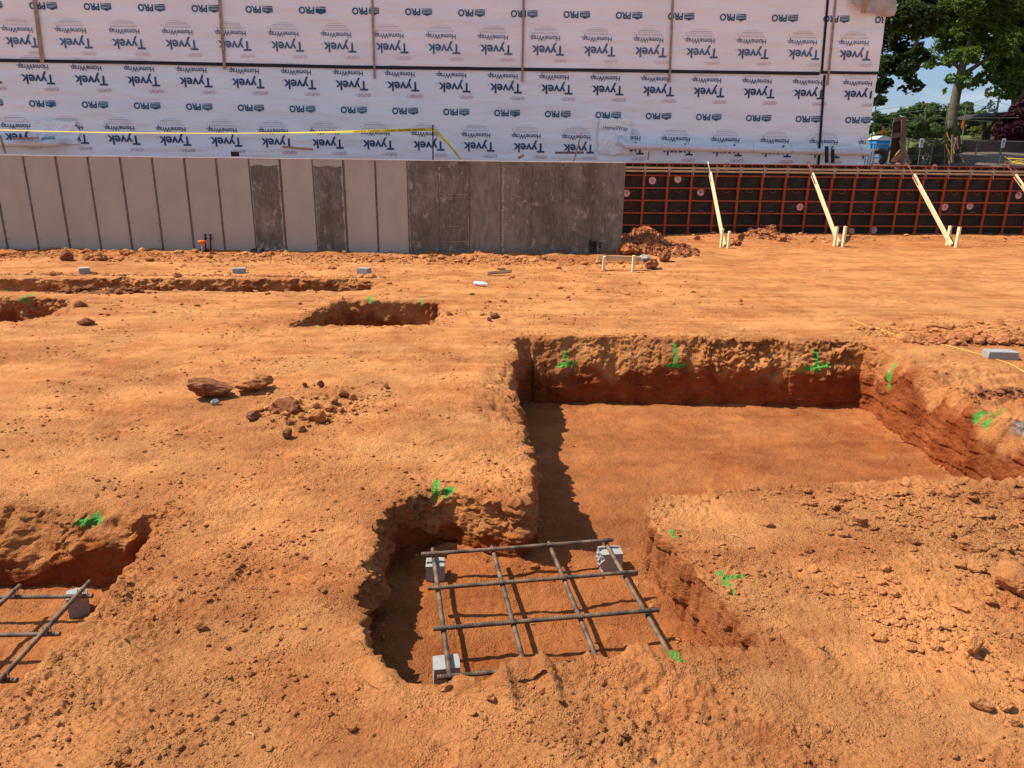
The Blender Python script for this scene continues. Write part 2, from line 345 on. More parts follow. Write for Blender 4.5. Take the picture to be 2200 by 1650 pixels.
# ------------------------------------------------------------------ terrain: graded clay pad with excavated footings
def chaik(P, n=1):
    P = np.array(P, float)
    for _ in range(n):
        Q = np.roll(P, -1, axis=0); P = np.stack([P*.8 + Q*.2, P*.2 + Q*.8], 1).reshape(-1, 2)
    return P
def resample(P, step):
    P = np.vstack([P, P[:1]]); d = np.r_[0, np.cumsum(np.linalg.norm(np.diff(P, axis=0), axis=1))]
    n = int(d[-1] / step); t = np.linspace(0, d[-1], n, endpoint=False)
    return np.stack([np.interp(t, d, P[:, 0]), np.interp(t, d, P[:, 1])], 1)
def rough_poly(P, step, amp, seed, corner=1):
    Q = resample(chaik(P, corner), step); T = np.roll(Q, -2, 0) - np.roll(Q, 2, 0); T /= np.linalg.norm(T, axis=1)[:, None]
    Nn = np.stack([T[:, 1], -T[:, 0]], 1)
    k = fb2(Q[:, 0]*2.2 + seed, Q[:, 1]*2.2, 4, seed, .6)
    return Q + Nn * (k * amp)[:, None]
# polygons run clockwise seen from above (inward normal = right of travel)
PITS = {}
PITS['main'] = dict(poly=[(.20,8.12),(1.2,8.16),(2.2,8.10),(3.2,8.08),(4.14,8.0),(4.24,7.6),(4.2,6.4),(4.22,5.4),(4.25,4.25),(3.9,4.2),(3.1,4.2),(2.2,4.16),(1.5,4.12),(.98,4.06),(.885,3.86),(.95,3.5),(1.02,3.2),(1.08,2.9),(1.15,2.60),(1.0,2.53),(.55,2.49),(.1,2.42),(-.18,2.35),(-.38,2.36),(-.55,2.66),(-.70,2.93),(-.68,3.3),(-.66,3.72),(-.60,3.96),(-.44,4.12),(-.17,4.12),(.10,3.92),(.19,3.88),(.22,4.4),(.21,5.06),(.17,5.6),(.15,6.3),(.18,7.1)], amp=.035)
PITS['left_near'] = dict(poly=[(-5.2,3.95),(-3.0,3.85),(-2.1,3.88),(-1.84,3.84),(-1.80,3.4),(-1.76,2.9),(-1.74,2.5),(-1.86,2.28),(-2.6,2.2),(-5.2,2.2)], amp=.035)
PITS['far_mid'] = dict(poly=[(-2.2,10.15),(-1.5,10.15),(-.70,10.08),(-.64,9.4),(-.64,8.62),(-1.2,8.52),(-1.9,8.50),(-2.42,8.48),(-2.34,8.85)], amp=.035)
PITS['far_left'] = dict(poly=[(-10.5,10.25),(-7.0,10.2),(-5.7,10.15),(-5.48,9.6),(-5.42,8.9),(-5.6,8.6),(-7.5,8.3),(-10.5,8.0)], amp=.04)
PITS['trench'] = dict(poly=[(-13.5,11.9),(-8,11.75),(-4,11.85),(-1.95,11.95),(-1.74,11.4),(-1.80,10.8),(-4.2,10.7),(-7.0,10.5),(-13.5,10.45)], amp=.06)
def floor_z(name, x, y):
    if name == 'main':
        f = -.36 - .39 * ss(3.98, 4.55, y + .12*n2(x*2, y*2, 5)); f = f - .02*fb2(x*1.5, y*1.5, 2, 3)
    elif name == 'left_near': f = -.36 + 0*x
    elif name == 'trench': f = -.42 + 0*x
    else: f = -.72 + 0*x
    return f + .010*fb2(x*4, y*4, 3, 21) + .005*fb2(x*18, y*18, 3, 31)
def grade(x, y):
    cr = ss(-.05, .45, fb2(x*.8, y*.8, 3, 77)); cr = np.maximum(cr, .8*ss(1.5, 2.6, x)*ss(4.2, 3.4, y))           # crumbly patches
    z = .022*fb2(x*.45, y*.5, 2, 1) + .010*fb2(x*1.5, y*2.0, 2, 4)
    near = ss(9, 4, y)
    z = z + (.006 + .010*cr)*fb2(x*5.5, y*6.5, 3, 8, .6) + near*(.0034 + .0100*cr)*fb2(x*28, y*30, 3, 15, .6)
    bil = .5 - np.abs(fb2(x*9, y*9, 3, 41, .6)); z = z + near*cr*.012*bil
    z = z + .006*fb2(x*1.2 + .5*y, y*7, 3, 55) * ss(4, 7, y)      # dozer scrape streaks
    # ridges of soil
    z = z + .055*np.exp(-((y - 4.30 - .05*np.sin(x*2.2))/.13)**2)*ss(.9, 1.3, x)*ss(5.4, 4.4, x)*(.8 + .5*n2(x*3, y*3, 9))
    led = ss(-.14, .16, x + .08*n2(x*3, y*3, 19))*ss(5.2, 5.5, y + .1*n2(x*2, y*2, 20))*ss(7.1, 6.5, y)
    z = z - led*(.10 + .06*fb2(x*6, y*6, 3, 23, .6))
    # drag and scrape marks left by boots, buckets and tracks
    for a_, sd0, ln, wd, am in ((.62, 300, 2.2, 11.0, .0058), (-.35, 320, 1.6, 9.0, .0050), (1.25, 340, 2.0, 12.0, .0040)):
        ca, sa = math.cos(a_), math.sin(a_); wx_ = x + .05*n2(x*2, y*2, sd0); u = (wx_*ca + y*sa); v = (-wx_*sa + y*ca)
        z = z + am*ss(6.5, 3.5, y)*ss(-.05, .35, fb2(x*.9 + sd0, y*.9, 2, sd0+1))*(np.abs(fb2(u*ln, v*wd, 3, sd0+2, .6)) - .3)*2
    u = x*.5 + y*.87; v = -x*.87 + y*.5; z = z + .0032*np.sin(u*2*math.pi/.036 + 3*n2(x*3, y*3, 6))*ss(.12, .3, fb2(x*1.6, y*1.6, 2, 400))*ss(6.5, 4.5, y)
    z = z + .035*np.exp(-((y - 3.93 - .04*np.sin(3*x))/.07)**2)*ss(1.6, 2.2, x)*ss(4.6, 4.0, x)
    for cx, cy, dx, dy, L_, w, h in ((.05,2.36,.18,-1,.13,.030,.035),(.21,2.39,.25,-1,.14,.033,.045),(.62,2.47,.35,-1,.12,.03,.03),(1.30,2.62,.5,-1,.18,.025,.03),(-.42,2.42,.6,-1,.15,.04,.03)):   # grouser ribs pressed on the near lip
        n_ = math.hypot(dx, dy); a, b = dx/n_, dy/n_; u = (x-cx)*a + (y-cy)*b; v = -(x-cx)*b + (y-cy)*a
        z = z + h*np.exp(-(u/L_)**4 - (v/w)**2)
    z = z + .035*np.exp(-((y - 2.41 - .03*np.sin(x*5))/.07)**2)*ss(-.05, .08, x)*ss(1.0, .8, x)
    # boot prints and skid marks pressed into the soft soil
    for cx, cy, an in BOOTS:
        ca, sa = math.cos(an), math.sin(an); u = (x-cx)*ca + (y-cy)*sa; v = -(x-cx)*sa + (y-cy)*ca
        inside = np.exp(-(u/.145)**6 - (v/(.05 - .012*np.sin(u*20)))**6)
        z = z - inside*(.010 + .003*np.sin(u*2*math.pi/.03 + 2*n2(x*12, y*12, 8))) + .005*np.exp(-((np.hypot(u/.17, v/.068) - 1)/.14)**2)
    z = z + .05*ss(13.9, 14.7, y)*ss(4, 2.2, x)*(.5 + fb2(x*2, y*2, 3, 61))      # loose spoil at the wall's foot
    z = z + .28*np.exp(-((x - 3.35)/.75)**2 - ((y - 15.6)/.7)**2)*(1 + .3*fb2(x*3, y*3, 3, 62)) + .10*np.exp(-((x - 4.2)/.6)**2 - ((y - 14.9)/.35)**2)
    z = z + .10*np.exp(-((x - 6.2)/.9)**2 - ((y - 18.2)/.4)**2) + .06*ss(17.6, 18.8, y)*ss(4, 6, x)
    z = z + .05*np.exp(-((x + 7)/2.4)**2 - ((y - 14.2)/.35)**2)*(1 + fb2(x*2, y*2, 2, 63))
    return z
BOOTS = [(-1.15,2.15,.6),(-.85,1.75,2.2),(-.2,1.95,1.2),(.35,2.05,1.9),(1.45,2.35,2.3),(1.7,1.9,.9),(-1.2,3.1,1.5),(-.35,4.9,1.0),(-.2,4.55,.8),(-1.5,4.6,.2),(1.7,3.25,.3),(.85,1.8,2.6),(-1.9,1.6,.3),(-2.2,5.2,1.2),(2.2,2.4,1.2),(1.25,3.2,1.0)]
for k_, P_ in PITS.items():
    P_['pts'] = rough_poly(P_['poly'], .05, P_['amp'], len(k_), 1)
    lo = P_['pts'].min(0) - .4; hi = P_['pts'].max(0) + .4; st = .02 if k_ in ('main', 'left_near') else .04
    gx = np.arange(lo[0], hi[0], st); gy = np.arange(lo[1], hi[1], st); X, Y = np.meshgrid(gx, gy); px = X.ravel(); py = Y.ravel()
    A = P_['pts']; B = np.roll(A, -1, 0); D = np.full(px.shape, 1e9); ins = np.zeros(px.shape, bool)
    for a, b in zip(A, B):
        e = b - a; t = np.clip(((px-a[0])*e[0] + (py-a[1])*e[1]) / (e@e + 1e-12), 0, 1)
        D = np.minimum(D, (px-a[0]-t*e[0])**2 + (py-a[1]-t*e[1])**2)
        if a[1] != b[1]:
            c = ((a[1] > py) != (b[1] > py)) & (px < (b[0]-a[0])*(py-a[1])/(b[1]-a[1]) + a[0]); ins ^= c
    P_['sd'] = (np.where(ins, -1, 1) * np.sqrt(D)).reshape(X.shape); P_['lo'] = lo; P_['st'] = st
def pit_sd(P_, x, y):
    S = P_['sd']; u = (x - P_['lo'][0]) / P_['st']; v = (y - P_['lo'][1]) / P_['st']
    ok = (u >= 0) & (v >= 0) & (u < S.shape[1]-1.001) & (v < S.shape[0]-1.001)
    uu = np.clip(u, 0, S.shape[1]-1.001); vv = np.clip(v, 0, S.shape[0]-1.001); i = uu.astype(int); j = vv.astype(int); a = uu-i; b = vv-j
    r = (S[j, i]*(1-a) + S[j, i+1]*a)*(1-b) + (S[j+1, i]*(1-a) + S[j+1, i+1]*a)*b
    return np.where(ok, r, 9.0)
def Hfull(x, y):
    x = np.asarray(x, float); y = np.asarray(y, float); g = grade(x, y); z = g.copy(); red = np.zeros_like(z); rim = np.full(z.shape, 9.0)
    for k_, P_ in PITS.items():
        sd = pit_sd(P_, x, y); m = sd < .35
        rim = np.minimum(rim, sd)
        if not m.any(): continue
        f = floor_z(k_, x, y); f = f + .03*np.exp(-np.clip(-sd - .1, 0, 9)/.07)*(.5 + fb2(x*3, y*3, 4, 91, .6))*(sd < 0)
        zz = g - .004*ss(.06, 0, sd)
        t = ss(.0, .018, -sd); zz = zz*(1-t) + f*t
        z = np.where(m, np.minimum(zz, z), z); red = np.where(sd < 0, .56 if k_ == 'main' else .40, red)
    return z, red, rim
def gz(x, y): return float(Hfull(np.array([x]), np.array([y]))[0][0])

ys = [.35]
while ys[-1] < 20.2: ys.append(ys[-1] + max(.0042, .0030 * ys[-1]))
ys = np.array(ys); nr = len(ys); nc = 1300
s_ = np.linspace(-1, 1, nc)
X = s_[None, :] * (.92*ys + 1.2)[:, None] + .03*ys[:, None]; Y = np.repeat(ys[:, None], nc, 1)
x = X.ravel(); y = Y.ravel()
Z, red, rim = Hfull(x, y)
_e = np.tile(ss(.955, .998, np.abs(s_)), nr); Z = Z*(1 - _e) - .05*_e
def paint_val(V0, marks):
    r = np.zeros(len(V0))
    for a, b, w, k in marks:
        sc3 = np.array(k); V = V0*sc3; a = a*sc3; b = b*sc3
        a = np.array(a); b = np.array(b); e = b - a; t = np.clip((V - a) @ e / (e@e + 1e-9), 0, 1)
        d = np.linalg.norm(V - a - t[:, None]*e, axis=1); r = np.maximum(r, ss(2.2*w, .2*w, d))
    return r
def seg(px1, px2, w, y=None, z=None):
    f = (lambda p: AY(p[0], p[1], y)) if y else (lambda p: AZ(p[0], p[1], z))
    k = (1, .3, 1) if y == 3.75 else (1, .06, 1) if y and y not in (7.3, 7.25, 5.85, 5.75, 3.5, 2.95) else ((.12, 1, 1) if y else (1, 1, .4))
    return (f(px1), f(px2), w, k)
YB = 7.93
MARKS = [seg((1217,762),(1215,785),.022,YB), seg((1200,787),(1235,783),.022,YB), seg((1453,745),(1450,785),.022,YB), seg((1432,785),(1470,783),.022,YB),
         seg((1762,760),(1760,798),.025,YB-.1), seg((1733,795),(1785,786),.022,YB-.1),
         seg((1924,787),(1920,815),.025,7.3), seg((1906,812),(1920,830),.04,7.25),
         seg((2083,862),(2072,905),.03,5.85), seg((2056,898),(2090,912),.035,5.75),
         seg((938,1038),(932,1072),.022,z=-.01), seg((910,1066),(972,1052),.017,z=-.01),
         seg((1545,1240),(1575,1290),.020,z=-.03), seg((1560,1245),(1600,1235),.014,z=-.01), seg((1440,1145),(1450,1160),.016,z=-.03),
         seg((1445,1408),(1462,1425),.020,z=.0), seg((200,1100),(197,1125),.018,3.75), seg((165,1122),(215,1120),.014,3.75),
         seg((783,646),(795,656),.026,9.9), seg((900,646),(903,660),.022,9.9), seg((35,642),(42,650),.026,10.0), seg((690,685),(700,690),.02,8.75),
         seg((182,613),(183,627),.022,11.8), seg((412,618),(416,624),.018,11.8), seg((660,614),(668,620),.018,11.8), seg((22,620),(30,626),.02,11.8)]
V = np.stack([x, y, Z], 1)
idx = np.arange(nr*nc).reshape(nr, nc)
Q = np.stack([idx[:-1, :-1], idx[:-1, 1:], idx[1:, 1:], idx[1:, :-1]], -1).reshape(-1, 4)
damp = ss(.1, .5, fb2(x*.6, y*.8, 3, 222))*.12*(rim > 0)
reda = np.clip(red + damp + .18*ss(.14, 0, rim)*(rim > 0), 0, 1)
# red track of fresh spoil along the forms and darker clay by the far wall
reda = np.maximum(reda, .34*ss(15.6, 17.5, y + .3*n2(x, y, 3))*ss(2, 4, x)); reda = np.maximum(reda, .28*ss(13.4, 14.4, y)*ss(4, 2, x))
VA = [V]; QA = [Q]; RA = [reda]; PA = [paint_val(V, MARKS)]
def grey_val(V):
    c = np.array([4.45, 5.35, -.05]); d = np.linalg.norm((V - c)*np.array([1, .8, .6]), axis=1)
    c2 = np.array([4.75, 6.5, 0]); d2 = np.linalg.norm((V - c2)*np.array([1, 1.4, 1]), axis=1)
    w = .12*n3(V[:, 0]*4, V[:, 1]*4, V[:, 2]*4, 3)
    return np.maximum(ss(.34, .2, d + w), .0*d2)
GA = [grey_val(V)]
off = len(V)
for k_, P_ in PITS.items():
    hi_ = k_ in ('main', 'left_near'); st = .010 if hi_ else .022; nv = 92 if hi_ else 52
    A = P_['pts']; S = resample(A, st); T = np.roll(S, -3, 0) - np.roll(S, 3, 0)
    for _ in range(6 if hi_ else 3): T = (np.roll(T, -2, 0) + T + np.roll(T, 2, 0))/3
    T /= np.linalg.norm(T, axis=1)[:, None]; Nn = np.stack([T[:, 1], -T[:, 0]], 1)
    area = np.sum(A[:, 0]*np.roll(A[:, 1], -1) - np.roll(A[:, 0], -1)*A[:, 1])
    if area > 0: Nn = -Nn
    n = len(S); v = np.linspace(0, 1, nv)[None, :]; sx = S[:, :1]; sy = S[:, 1:]
    g = grade(S[:, 0], S[:, 1])[:, None]
    inner = S + Nn*.3; fl = floor_z(k_, inner[:, 0], inner[:, 1])[:, None]
    lum = np.clip(fb2(sx*2.1 + 3, sy*2.1, 3, 71)*.8 + .5, 0, 1)            # how deep the crumbled top band reaches
    top = .36 + .40*(1 - lum)
    rag = np.clip(fb2(sx*1.3 + 9, sy*1.3, 3, 75)*.9 + .5, .25, 1)            # how far the lip has broken back
    if k_ == 'main':
        crisp = ss(.78, .84, sx)*ss(4.06, 3.95, sy)*ss(2.55, 2.62, sy)*np.ones_like(sy); half = ss(4.05, 4.15, sx)*ss(7.7, 7.3, sy); lean = .14*ss(7.75, 7.95, sy)*ss(.1, .5, sx)*ss(4.2, 3.9, sx) + .05*half
    elif k_ == 'left_near': crisp = ss(-1.9, -1.84, sx)*.6; half = 0*sx; lean = .17*ss(3.7, 3.8, sy)*ss(-1.85, -2.0, sx)
    else: crisp = 0*sx; half = 0*sx; lean = 0*sx
    rag = rag*(1 - crisp); top = np.maximum(top + .22*half, .93*crisp)
    d = lean*(1 - ss(top - .12, .97, v)) + .055 - .01*v - .035*crisp - .062*rag*ss(top - .05, .96, v)**1.2 - .085*ss(.91, 1, v)*(1 - .75*crisp)
    zc = fl - .05 + (g + .004 - fl + .05)*np.minimum(v*1.05, 1) - .022*ss(.945, 1, v)
    d, zc = np.broadcast_arrays(d, zc); d = d.copy(); zc = zc.copy()
    bx = sx + Nn[:, :1]*d; by = sy + Nn[:, 1:]*d
    crumb = ss(top - .12, top + .05, v)
    big = fb3(bx*5, by*5, zc*7, 5, 81, .62); rid = .5 - np.abs(fb3(bx*4.6, by*4.6, zc*6, 4, 85, .68))
    fine_ = fb3(bx*30, by*30, zc*30, 2, 88, .6)
    scrape = fb3(bx*14, by*14, zc*1.5, 3, 95, .6)          # bucket-tooth grooves run down the cut
    fade = ss(0, .04, v)*ss(.985, .92, v)
    disp = fade*(crumb*(.066*big + .062*rid + .018*fine_)*(1 - .85*crisp)*(1 - .45*half)*(.35 + .85*ss(-.35, .35, fb2(sx*1.3, sy*1.3, 3, 510))) + (1-crumb)*(.020*big*(1 - .6*crisp) + (.014 + .024*crisp)*scrape + .003*fine_))
    disp = disp + crumb*fade*.010*(1 - crisp) + fade*(1-crumb)*.012*(n3(bx*3, by*3, zc*12, 44) > .12)
    tx = bx + Nn[:, :1]*disp; ty = by + Nn[:, 1:]*disp; tz = zc + crumb*fade*.03*fb3(bx*9, by*9, zc*9, 3, 99, .6)
    Vw = np.stack([tx.ravel(), ty.ravel(), tz.ravel()], 1)
    ii = np.arange(n*nv).reshape(n, nv) + off; jj = np.roll(ii, -1, 0)
    Qw = np.stack([ii[:, :-1], ii[:, 1:], jj[:, 1:], jj[:, :-1]], -1).reshape(-1, 4)
    if area > 0: Qw = Qw[:, ::-1]
    VA.append(Vw); QA.append(Qw); off += len(Vw)
    rr = ((.92 - .74*crumb + .15*big)*np.where((bx > .75) & (by < 4.3) & (by > 2.3) & (bx < 2), .68, 1)).ravel(); RA.append(np.clip(rr, 0, 1)); PA.append(paint_val(Vw, MARKS)); GA.append(grey_val(Vw))  # near pit's right face is sunlit: lightened here in the colour itself
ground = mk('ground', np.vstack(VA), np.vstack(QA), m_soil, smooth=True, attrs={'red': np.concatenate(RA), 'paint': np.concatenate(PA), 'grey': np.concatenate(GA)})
tag(ground, 'excavated red clay ground with square footing pits and green spray marks', kind='structure')
# the pad carries on behind and beside the camera and the site, at the same grade
b = MB()
hw0, hw1 = .92*.35 + 1.2, .92*20.2 + 1.2
b.add([(-60,-30,-.03),(60,-30,-.03),(60,.42,-.03),(hw0-.2,.42,-.03),(-hw0+.2,.42,-.03),(-60,.42,-.03)], [(0,1,2,3,4,5)])
b.add([(-60,.42,-.03),(-hw0+.2,.42,-.03),(-hw1+1.0,20.2,-.03),(-60,20.2,-.03)], [(0,1,2,3)])
b.add([(60,.42,-.03),(hw0-.2,.42,-.03),(hw1+.2,20.2,-.03),(60,20.2,-.03)], [(3,2,1,0)])
tag(b.build('surrounding_ground', m_soil), 'red clay pad beyond the excavation', kind='structure')

# ------------------------------------------------------------------ clods
def ico(sub):
    import bmesh
    bm = bmesh.new(); bmesh.ops.create_icosphere(bm, subdivisions=sub, radius=1.0)
    V = np.array([v.co[:] for v in bm.verts]); F = np.array([[v.index for v in f.verts] for f in bm.faces]); bm.free(); return V, F
I2, F2 = ico(2); I4, F4 = ico(4); I1, F1 = ico(1)
def rock(base, seed, cuts=14, rough=.10, flat=1.0, freq=2.0):
    r_ = np.random.default_rng(seed); n = r_.normal(size=(cuts, 3)); n /= np.linalg.norm(n, axis=1)[:, None]; d = r_.uniform(.62, 1.0, cuts)
    dots = base @ n.T; rad = np.where(dots > .05, d[None, :] / np.maximum(dots, .05), 9).min(1); rad = np.minimum(rad, 1.15)
    V = base * rad[:, None]
    V = V * (1 + rough*fb3(V[:, 0]*freq + seed, V[:, 1]*freq, V[:, 2]*freq, 4, seed, .6))[:, None]
    V[:, 2] *= flat; return V
def put_rock(x, y, size, label, cat='rock', name='clay_clod', seed=0, flat=.6, stretch=(1, 1, 1), rz=0.0, m=None, group=None, sink=.25, tilt=0.0, z=None):
    if m is m_clod_red:
        V = rock(I4, seed, 22, .25, 1.0, 2.5); k = np.linalg.norm(V, axis=1)[:, None]; q = V*3.2 + seed
        V = V*(1 - .30*np.abs(fb3(q[:, 0], q[:, 1], q[:, 2], 4, seed + 7, .6)))[:, None]; V[:, 2] *= flat; V = V*np.array(stretch)*size/1.8
    else: V = rock(I4, seed, 12, .16, flat) * np.array(stretch) * size / 2
    if tilt: c, s = math.cos(tilt), math.sin(tilt); V = np.stack([V[:, 0]*c - V[:, 2]*s, V[:, 1], V[:, 0]*s + V[:, 2]*c], 1)
    zmin = V[:, 2].min(); zz = gz(x, y) if z is None else z
    V[:, 2] += -zmin*(1 - sink)
    o = mk(name, V, F4, m or m_clod, smooth=False); o.location = (x, y, zz); o.rotation_euler = (0, 0, rz)
    return tag(o, label, cat, group)
TPL = [rock(I1 if i < 6 else I2, 300 + i, 9, .2, random.uniform(.5, .85)) for i in range(12)]
TF = [F1 if i < 6 else F2 for i in range(12)]
def scatter(name, xs, ys_, sizes, m, label, zs=None, seed=1, tpl=None, **kw):
    r_ = np.random.default_rng(seed); Zg = Hfull(xs, ys_)[0] if zs is None else zs
    Vs = []; Fs = []; o = 0; pick = r_.integers(0, 12, len(xs)); pick = np.where(np.array(sizes) > .016, r_.integers(6, 12, len(xs)), r_.integers(0, 6, len(xs)))
    for k in range(12):
        w = np.where(pick == k)[0]
        if not len(w): continue
        T = TPL[k]; n = len(w); a = r_.uniform(0, 2*math.pi, n); c, s = np.cos(a), np.sin(a); b_ = r_.uniform(-.6, .6, n); cb, sb = np.cos(b_), np.sin(b_)
        X0 = T[None, :, 0]*r_.uniform(.7, 1.3, n)[:, None]; Y0 = T[None, :, 1]*np.ones((n, 1)); Z0 = T[None, :, 2]*np.ones((n, 1))
        X1 = X0*cb[:, None] - Z0*sb[:, None]; Z1 = X0*sb[:, None] + Z0*cb[:, None]
        X2 = X1*c[:, None] - Y0*s[:, None]; Y2 = X1*s[:, None] + Y0*c[:, None]
        h = (sizes[w]/2)[:, None]
        P = np.stack([X2*h + xs[w][:, None], Y2*h + ys_[w][:, None], Z1*h + (Zg[w])[:, None] + h*.28], -1).reshape(-1, 3)
        Ft = (TF[k][None] + (np.arange(n)*len(T))[:, None, None]).reshape(-1, 3) + o
        Vs.append(P); Fs.append(Ft); o += len(P)
    ob = mk(name, np.vstack(Vs), np.vstack(Fs), m, smooth=False)
    return tag(ob, label, kind='stuff', **kw)
def density(x, y, rim):
    d = .08 + .65*ss(.05, .5, fb2(x*1.3, y*1.5, 3, 120))
    d = d*(.25 + .75*ss(5.5, 3.2, y))
    d = np.maximum(d, .85*ss(1.5, 2.5, x)*ss(4.3, 3.5, y)*(.30 + .70*ss(-.2, .3, fb2(x*1.5, y*1.5, 2, 130))))
    d = np.maximum(d, .6*ss(.20, .02, rim)*(rim > 0)*ss(-.2, .3, n2(x*1.5, y*1.5, 133))); d = np.maximum(d, 1.3*np.exp(-((y - 4.30 - .05*np.sin(x*2.2))/.11)**2)*ss(.95, 1.3, x))
    d = np.maximum(d, .9*np.exp(-((x + 1.25)/.35)**2 - ((y - 5.7)/.45)**2))
    d = np.maximum(d, 1.0*np.exp(-((y - 3.93 - .04*np.sin(3*x))/.06)**2)*ss(1.6, 2.2, x))
    d = np.where((rim < 0) & (rim > -.14), .7, d); d = np.where(rim <= -.14, .10*d, d)
    return np.clip(d, 0, 1.3)
N_ = 330000
yy = 1.2*np.exp(rng.uniform(0, 1, N_)*math.log(9.5/1.2)); xx = rng.uniform(-1, 1, N_)*(.80*yy + .3) + .03*yy
_, _, rm = Hfull(xx, yy); keep = rng.uniform(0, 1.3, N_) < density(xx, yy, rm)*.75; xx, yy = xx[keep], yy[keep]
sz = .0046*np.maximum(yy/3.0, .8)*(rng.pareto(2.2, len(xx)) + 1)*np.where((xx > 1.6) & (yy < 4.6), 1.35, .95); sz = np.minimum(sz, np.where((xx > 1.6) & (yy < 4.6), .06, .03))
ok = ~((np.abs(pit_sd(PITS['main'], xx, yy) + .05) < .05) | (np.abs(pit_sd(PITS['left_near'], xx, yy) + .05) < .05)); xx, yy, sz = xx[ok], yy[ok], sz[ok]
scatter('loose_clay_crumbs', xx, yy, sz, m_clod, 'loose crumbs of dry orange clay strewn over the ground')
# far crumbs: at the foot of the far wall, trench lips, in front of the forms
xs = np.concatenate([rng.uniform(-11, 3, 4500), rng.uniform(-10, -1.6, 700), rng.uniform(3, 14, 900), rng.uniform(-5.5, 3.5, 900), rng.uniform(4.3, 6.3, 500)])
ysf = np.concatenate([14.2 + .33*rng.normal(size=4500), 12.0 + .1*np.abs(rng.normal(size=700)), 18.4 + .5*rng.normal(size=900), rng.uniform(9, 14, 900), 8.3 + .25*rng.normal(size=500)])
sf = .018*(rng.pareto(2.4, len(xs)) + 1); sf = np.minimum(sf, .15); ysf = np.minimum(ysf, 18.9)
scatter('loose_spoil', xs, ysf, sf, m_clod, 'broken reddish spoil crumbs along the far wall and forms', seed=5)

def rk(px, py, w, label, i, flat=.6, stretch=(1, .8, 1), rz=0., m=None, sink=.25, z=0.0, cat='clod of clay', name='clay_clod', tilt=0., group=None):
    p = AZ(px, py, z); g = gz(p[0], p[1]); p = AZ(px, py, g); depth = np.dot(p - np.array([0, 0, EYE]), _f)
    size = w * depth / FPX / max(stretch[0], .8)
    return put_rock(p[0], p[1], size, label, cat, name, 40 + i, flat, stretch, rz, m, group, sink, tilt)
rk(452, 852, 112, 'largest dark brown clay slab lying left of the pale slab', 0, .36, (1.05, .5, 1), .3, m_clod_dark, .08, tilt=-.22)
rk(545, 835, 80, 'pale orange clay slab with dark broken end right of the big dark slab', 1, .45, (1, .7, 1), .35, None, .1, tilt=-.15)
rk(463, 869, 17, 'small whitish stone in front of the dark clay slab', 2, .8, m=m_block, cat='stone', name='stone')
for i, q in enumerate([(612,888,66,'long dark clod at the heart of the broken clay heap',.6,m_clod_dark), (541,898,38,'flat dark clod at the left end of the broken clay heap',.4,m_clod_dark), (686,908,38,'squarish clod at the front right of the broken clay heap',.75,None),
    (690,830,15,'small pointed dark clod standing behind the broken clay heap',1.0,m_clod_dark), (738,852,30,'dark clod at the back right of the broken clay heap',.6,m_clod_dark), (760,858,17,'light clod touching the dark clod at the right of the heap',.8,None),
    (618,940,24,'small upright clod at the nearest tip of the broken clay heap',.9,m_clod_dark), (645,925,28,'flat pale clod near the front tip of the broken clay heap',.5,None), (655,830,12,'tiny dark clod left behind the broken clay heap',.8,m_clod_dark),
    (700,880,34,'crumbly clod in the middle of the broken clay heap',.7,None), (625,912,20,'reddish clod just below the long dark clod in the heap',.6,m_clod_dark), (830,832,14,'lone small dark clod right of the broken clay heap',.7,m_clod_dark),
    (185,697,34,'dark ragged clump lying alone on the left middle ground',.4,m_clod_dark), (1062,682,24,'dark ragged clump left behind the big pit',.5,m_clod_dark), (1052,690,12,'round little clod beside the dark ragged clump behind the big pit',.8,m_clod_dark),
    (1148,1216,20,'small clod lying inside the rebar mat near its far bar',.5,None), (2092,1228,42,'angular clod on the right bank, below the flat slab',.6,None), (2085,1180,62,'flat pale slab of clay on the right bank',.45,None),
    (2180,1270,110,'largest pale clay slab at the right edge',.5,None), (1846,1130,32,'clod with dark left side on the bank behind the near pit',.7,None), (2088,1400,46,'round pale boulder-like clod at lower right',.8,None),
    (2062,1310,32,'flat clod with sharp shadow on the right bank',.35,None), (2165,1525,32,'round clod near the bottom right corner',.8,None), (2178,1555,30,'faceted clod lowest at the bottom right corner',.8,None),
    (2100,1520,36,'pale clod left of the round clod in the bottom right corner',.7,None), (755,1568,24,'reddish clod on bare ground below the near pit, left',.7,None), (1052,1502,24,'tilted flake of clay at the near lip of the middle pit',.8,None),
    (957,1482,30,'clod leaning on the front concrete block',.6,None), (256,1643,24,'round clod at the bottom edge, left',.8,None), (432,1350,26,'clod in the row of pebbles left of the near pit',.7,None),
    (330,1330,12,'small pale clod above the row of pebbles',.8,None), (1450,1500,10,'tiny clod in front of the near pit',.8,None), (1165,1480,16,'clod between the pressed ridges at the pit lip',.8,None),
    (1955,1375,20,'clod left of the pale boulder-like clod',.8,None), (2010,1390,26,'dark-sided clod between two pale clods at right',.7,None), (1920,1280,26,'low clod in the middle of the right bank',.5,None),
    (1650,1130,24,'clod on the ridge at its left end',.6,None), (1790,1090,26,'clod on the soil ridge beyond the right bank',.6,None), (1960,1105,30,'wide clod on the soil ridge, middle',.5,None), (2120,1110,34,'wide clod on the soil ridge, right',.5,None),
    (2030,1060,26,'clod on the big pit near lip beside the pale pebble',.5,None), (1340,1580,20,'clod on bare ground below the near pit, right',.8,None), (1360,1595,14,'small clod touching the shadowed clod below the near pit',.8,None)]):
    rk(q[0], q[1], q[2], q[3], 3 + i, q[4], (1, .75, 1), i*1.3, q[5], .2, z=-.36 if q[0] == 1148 else 0.0)
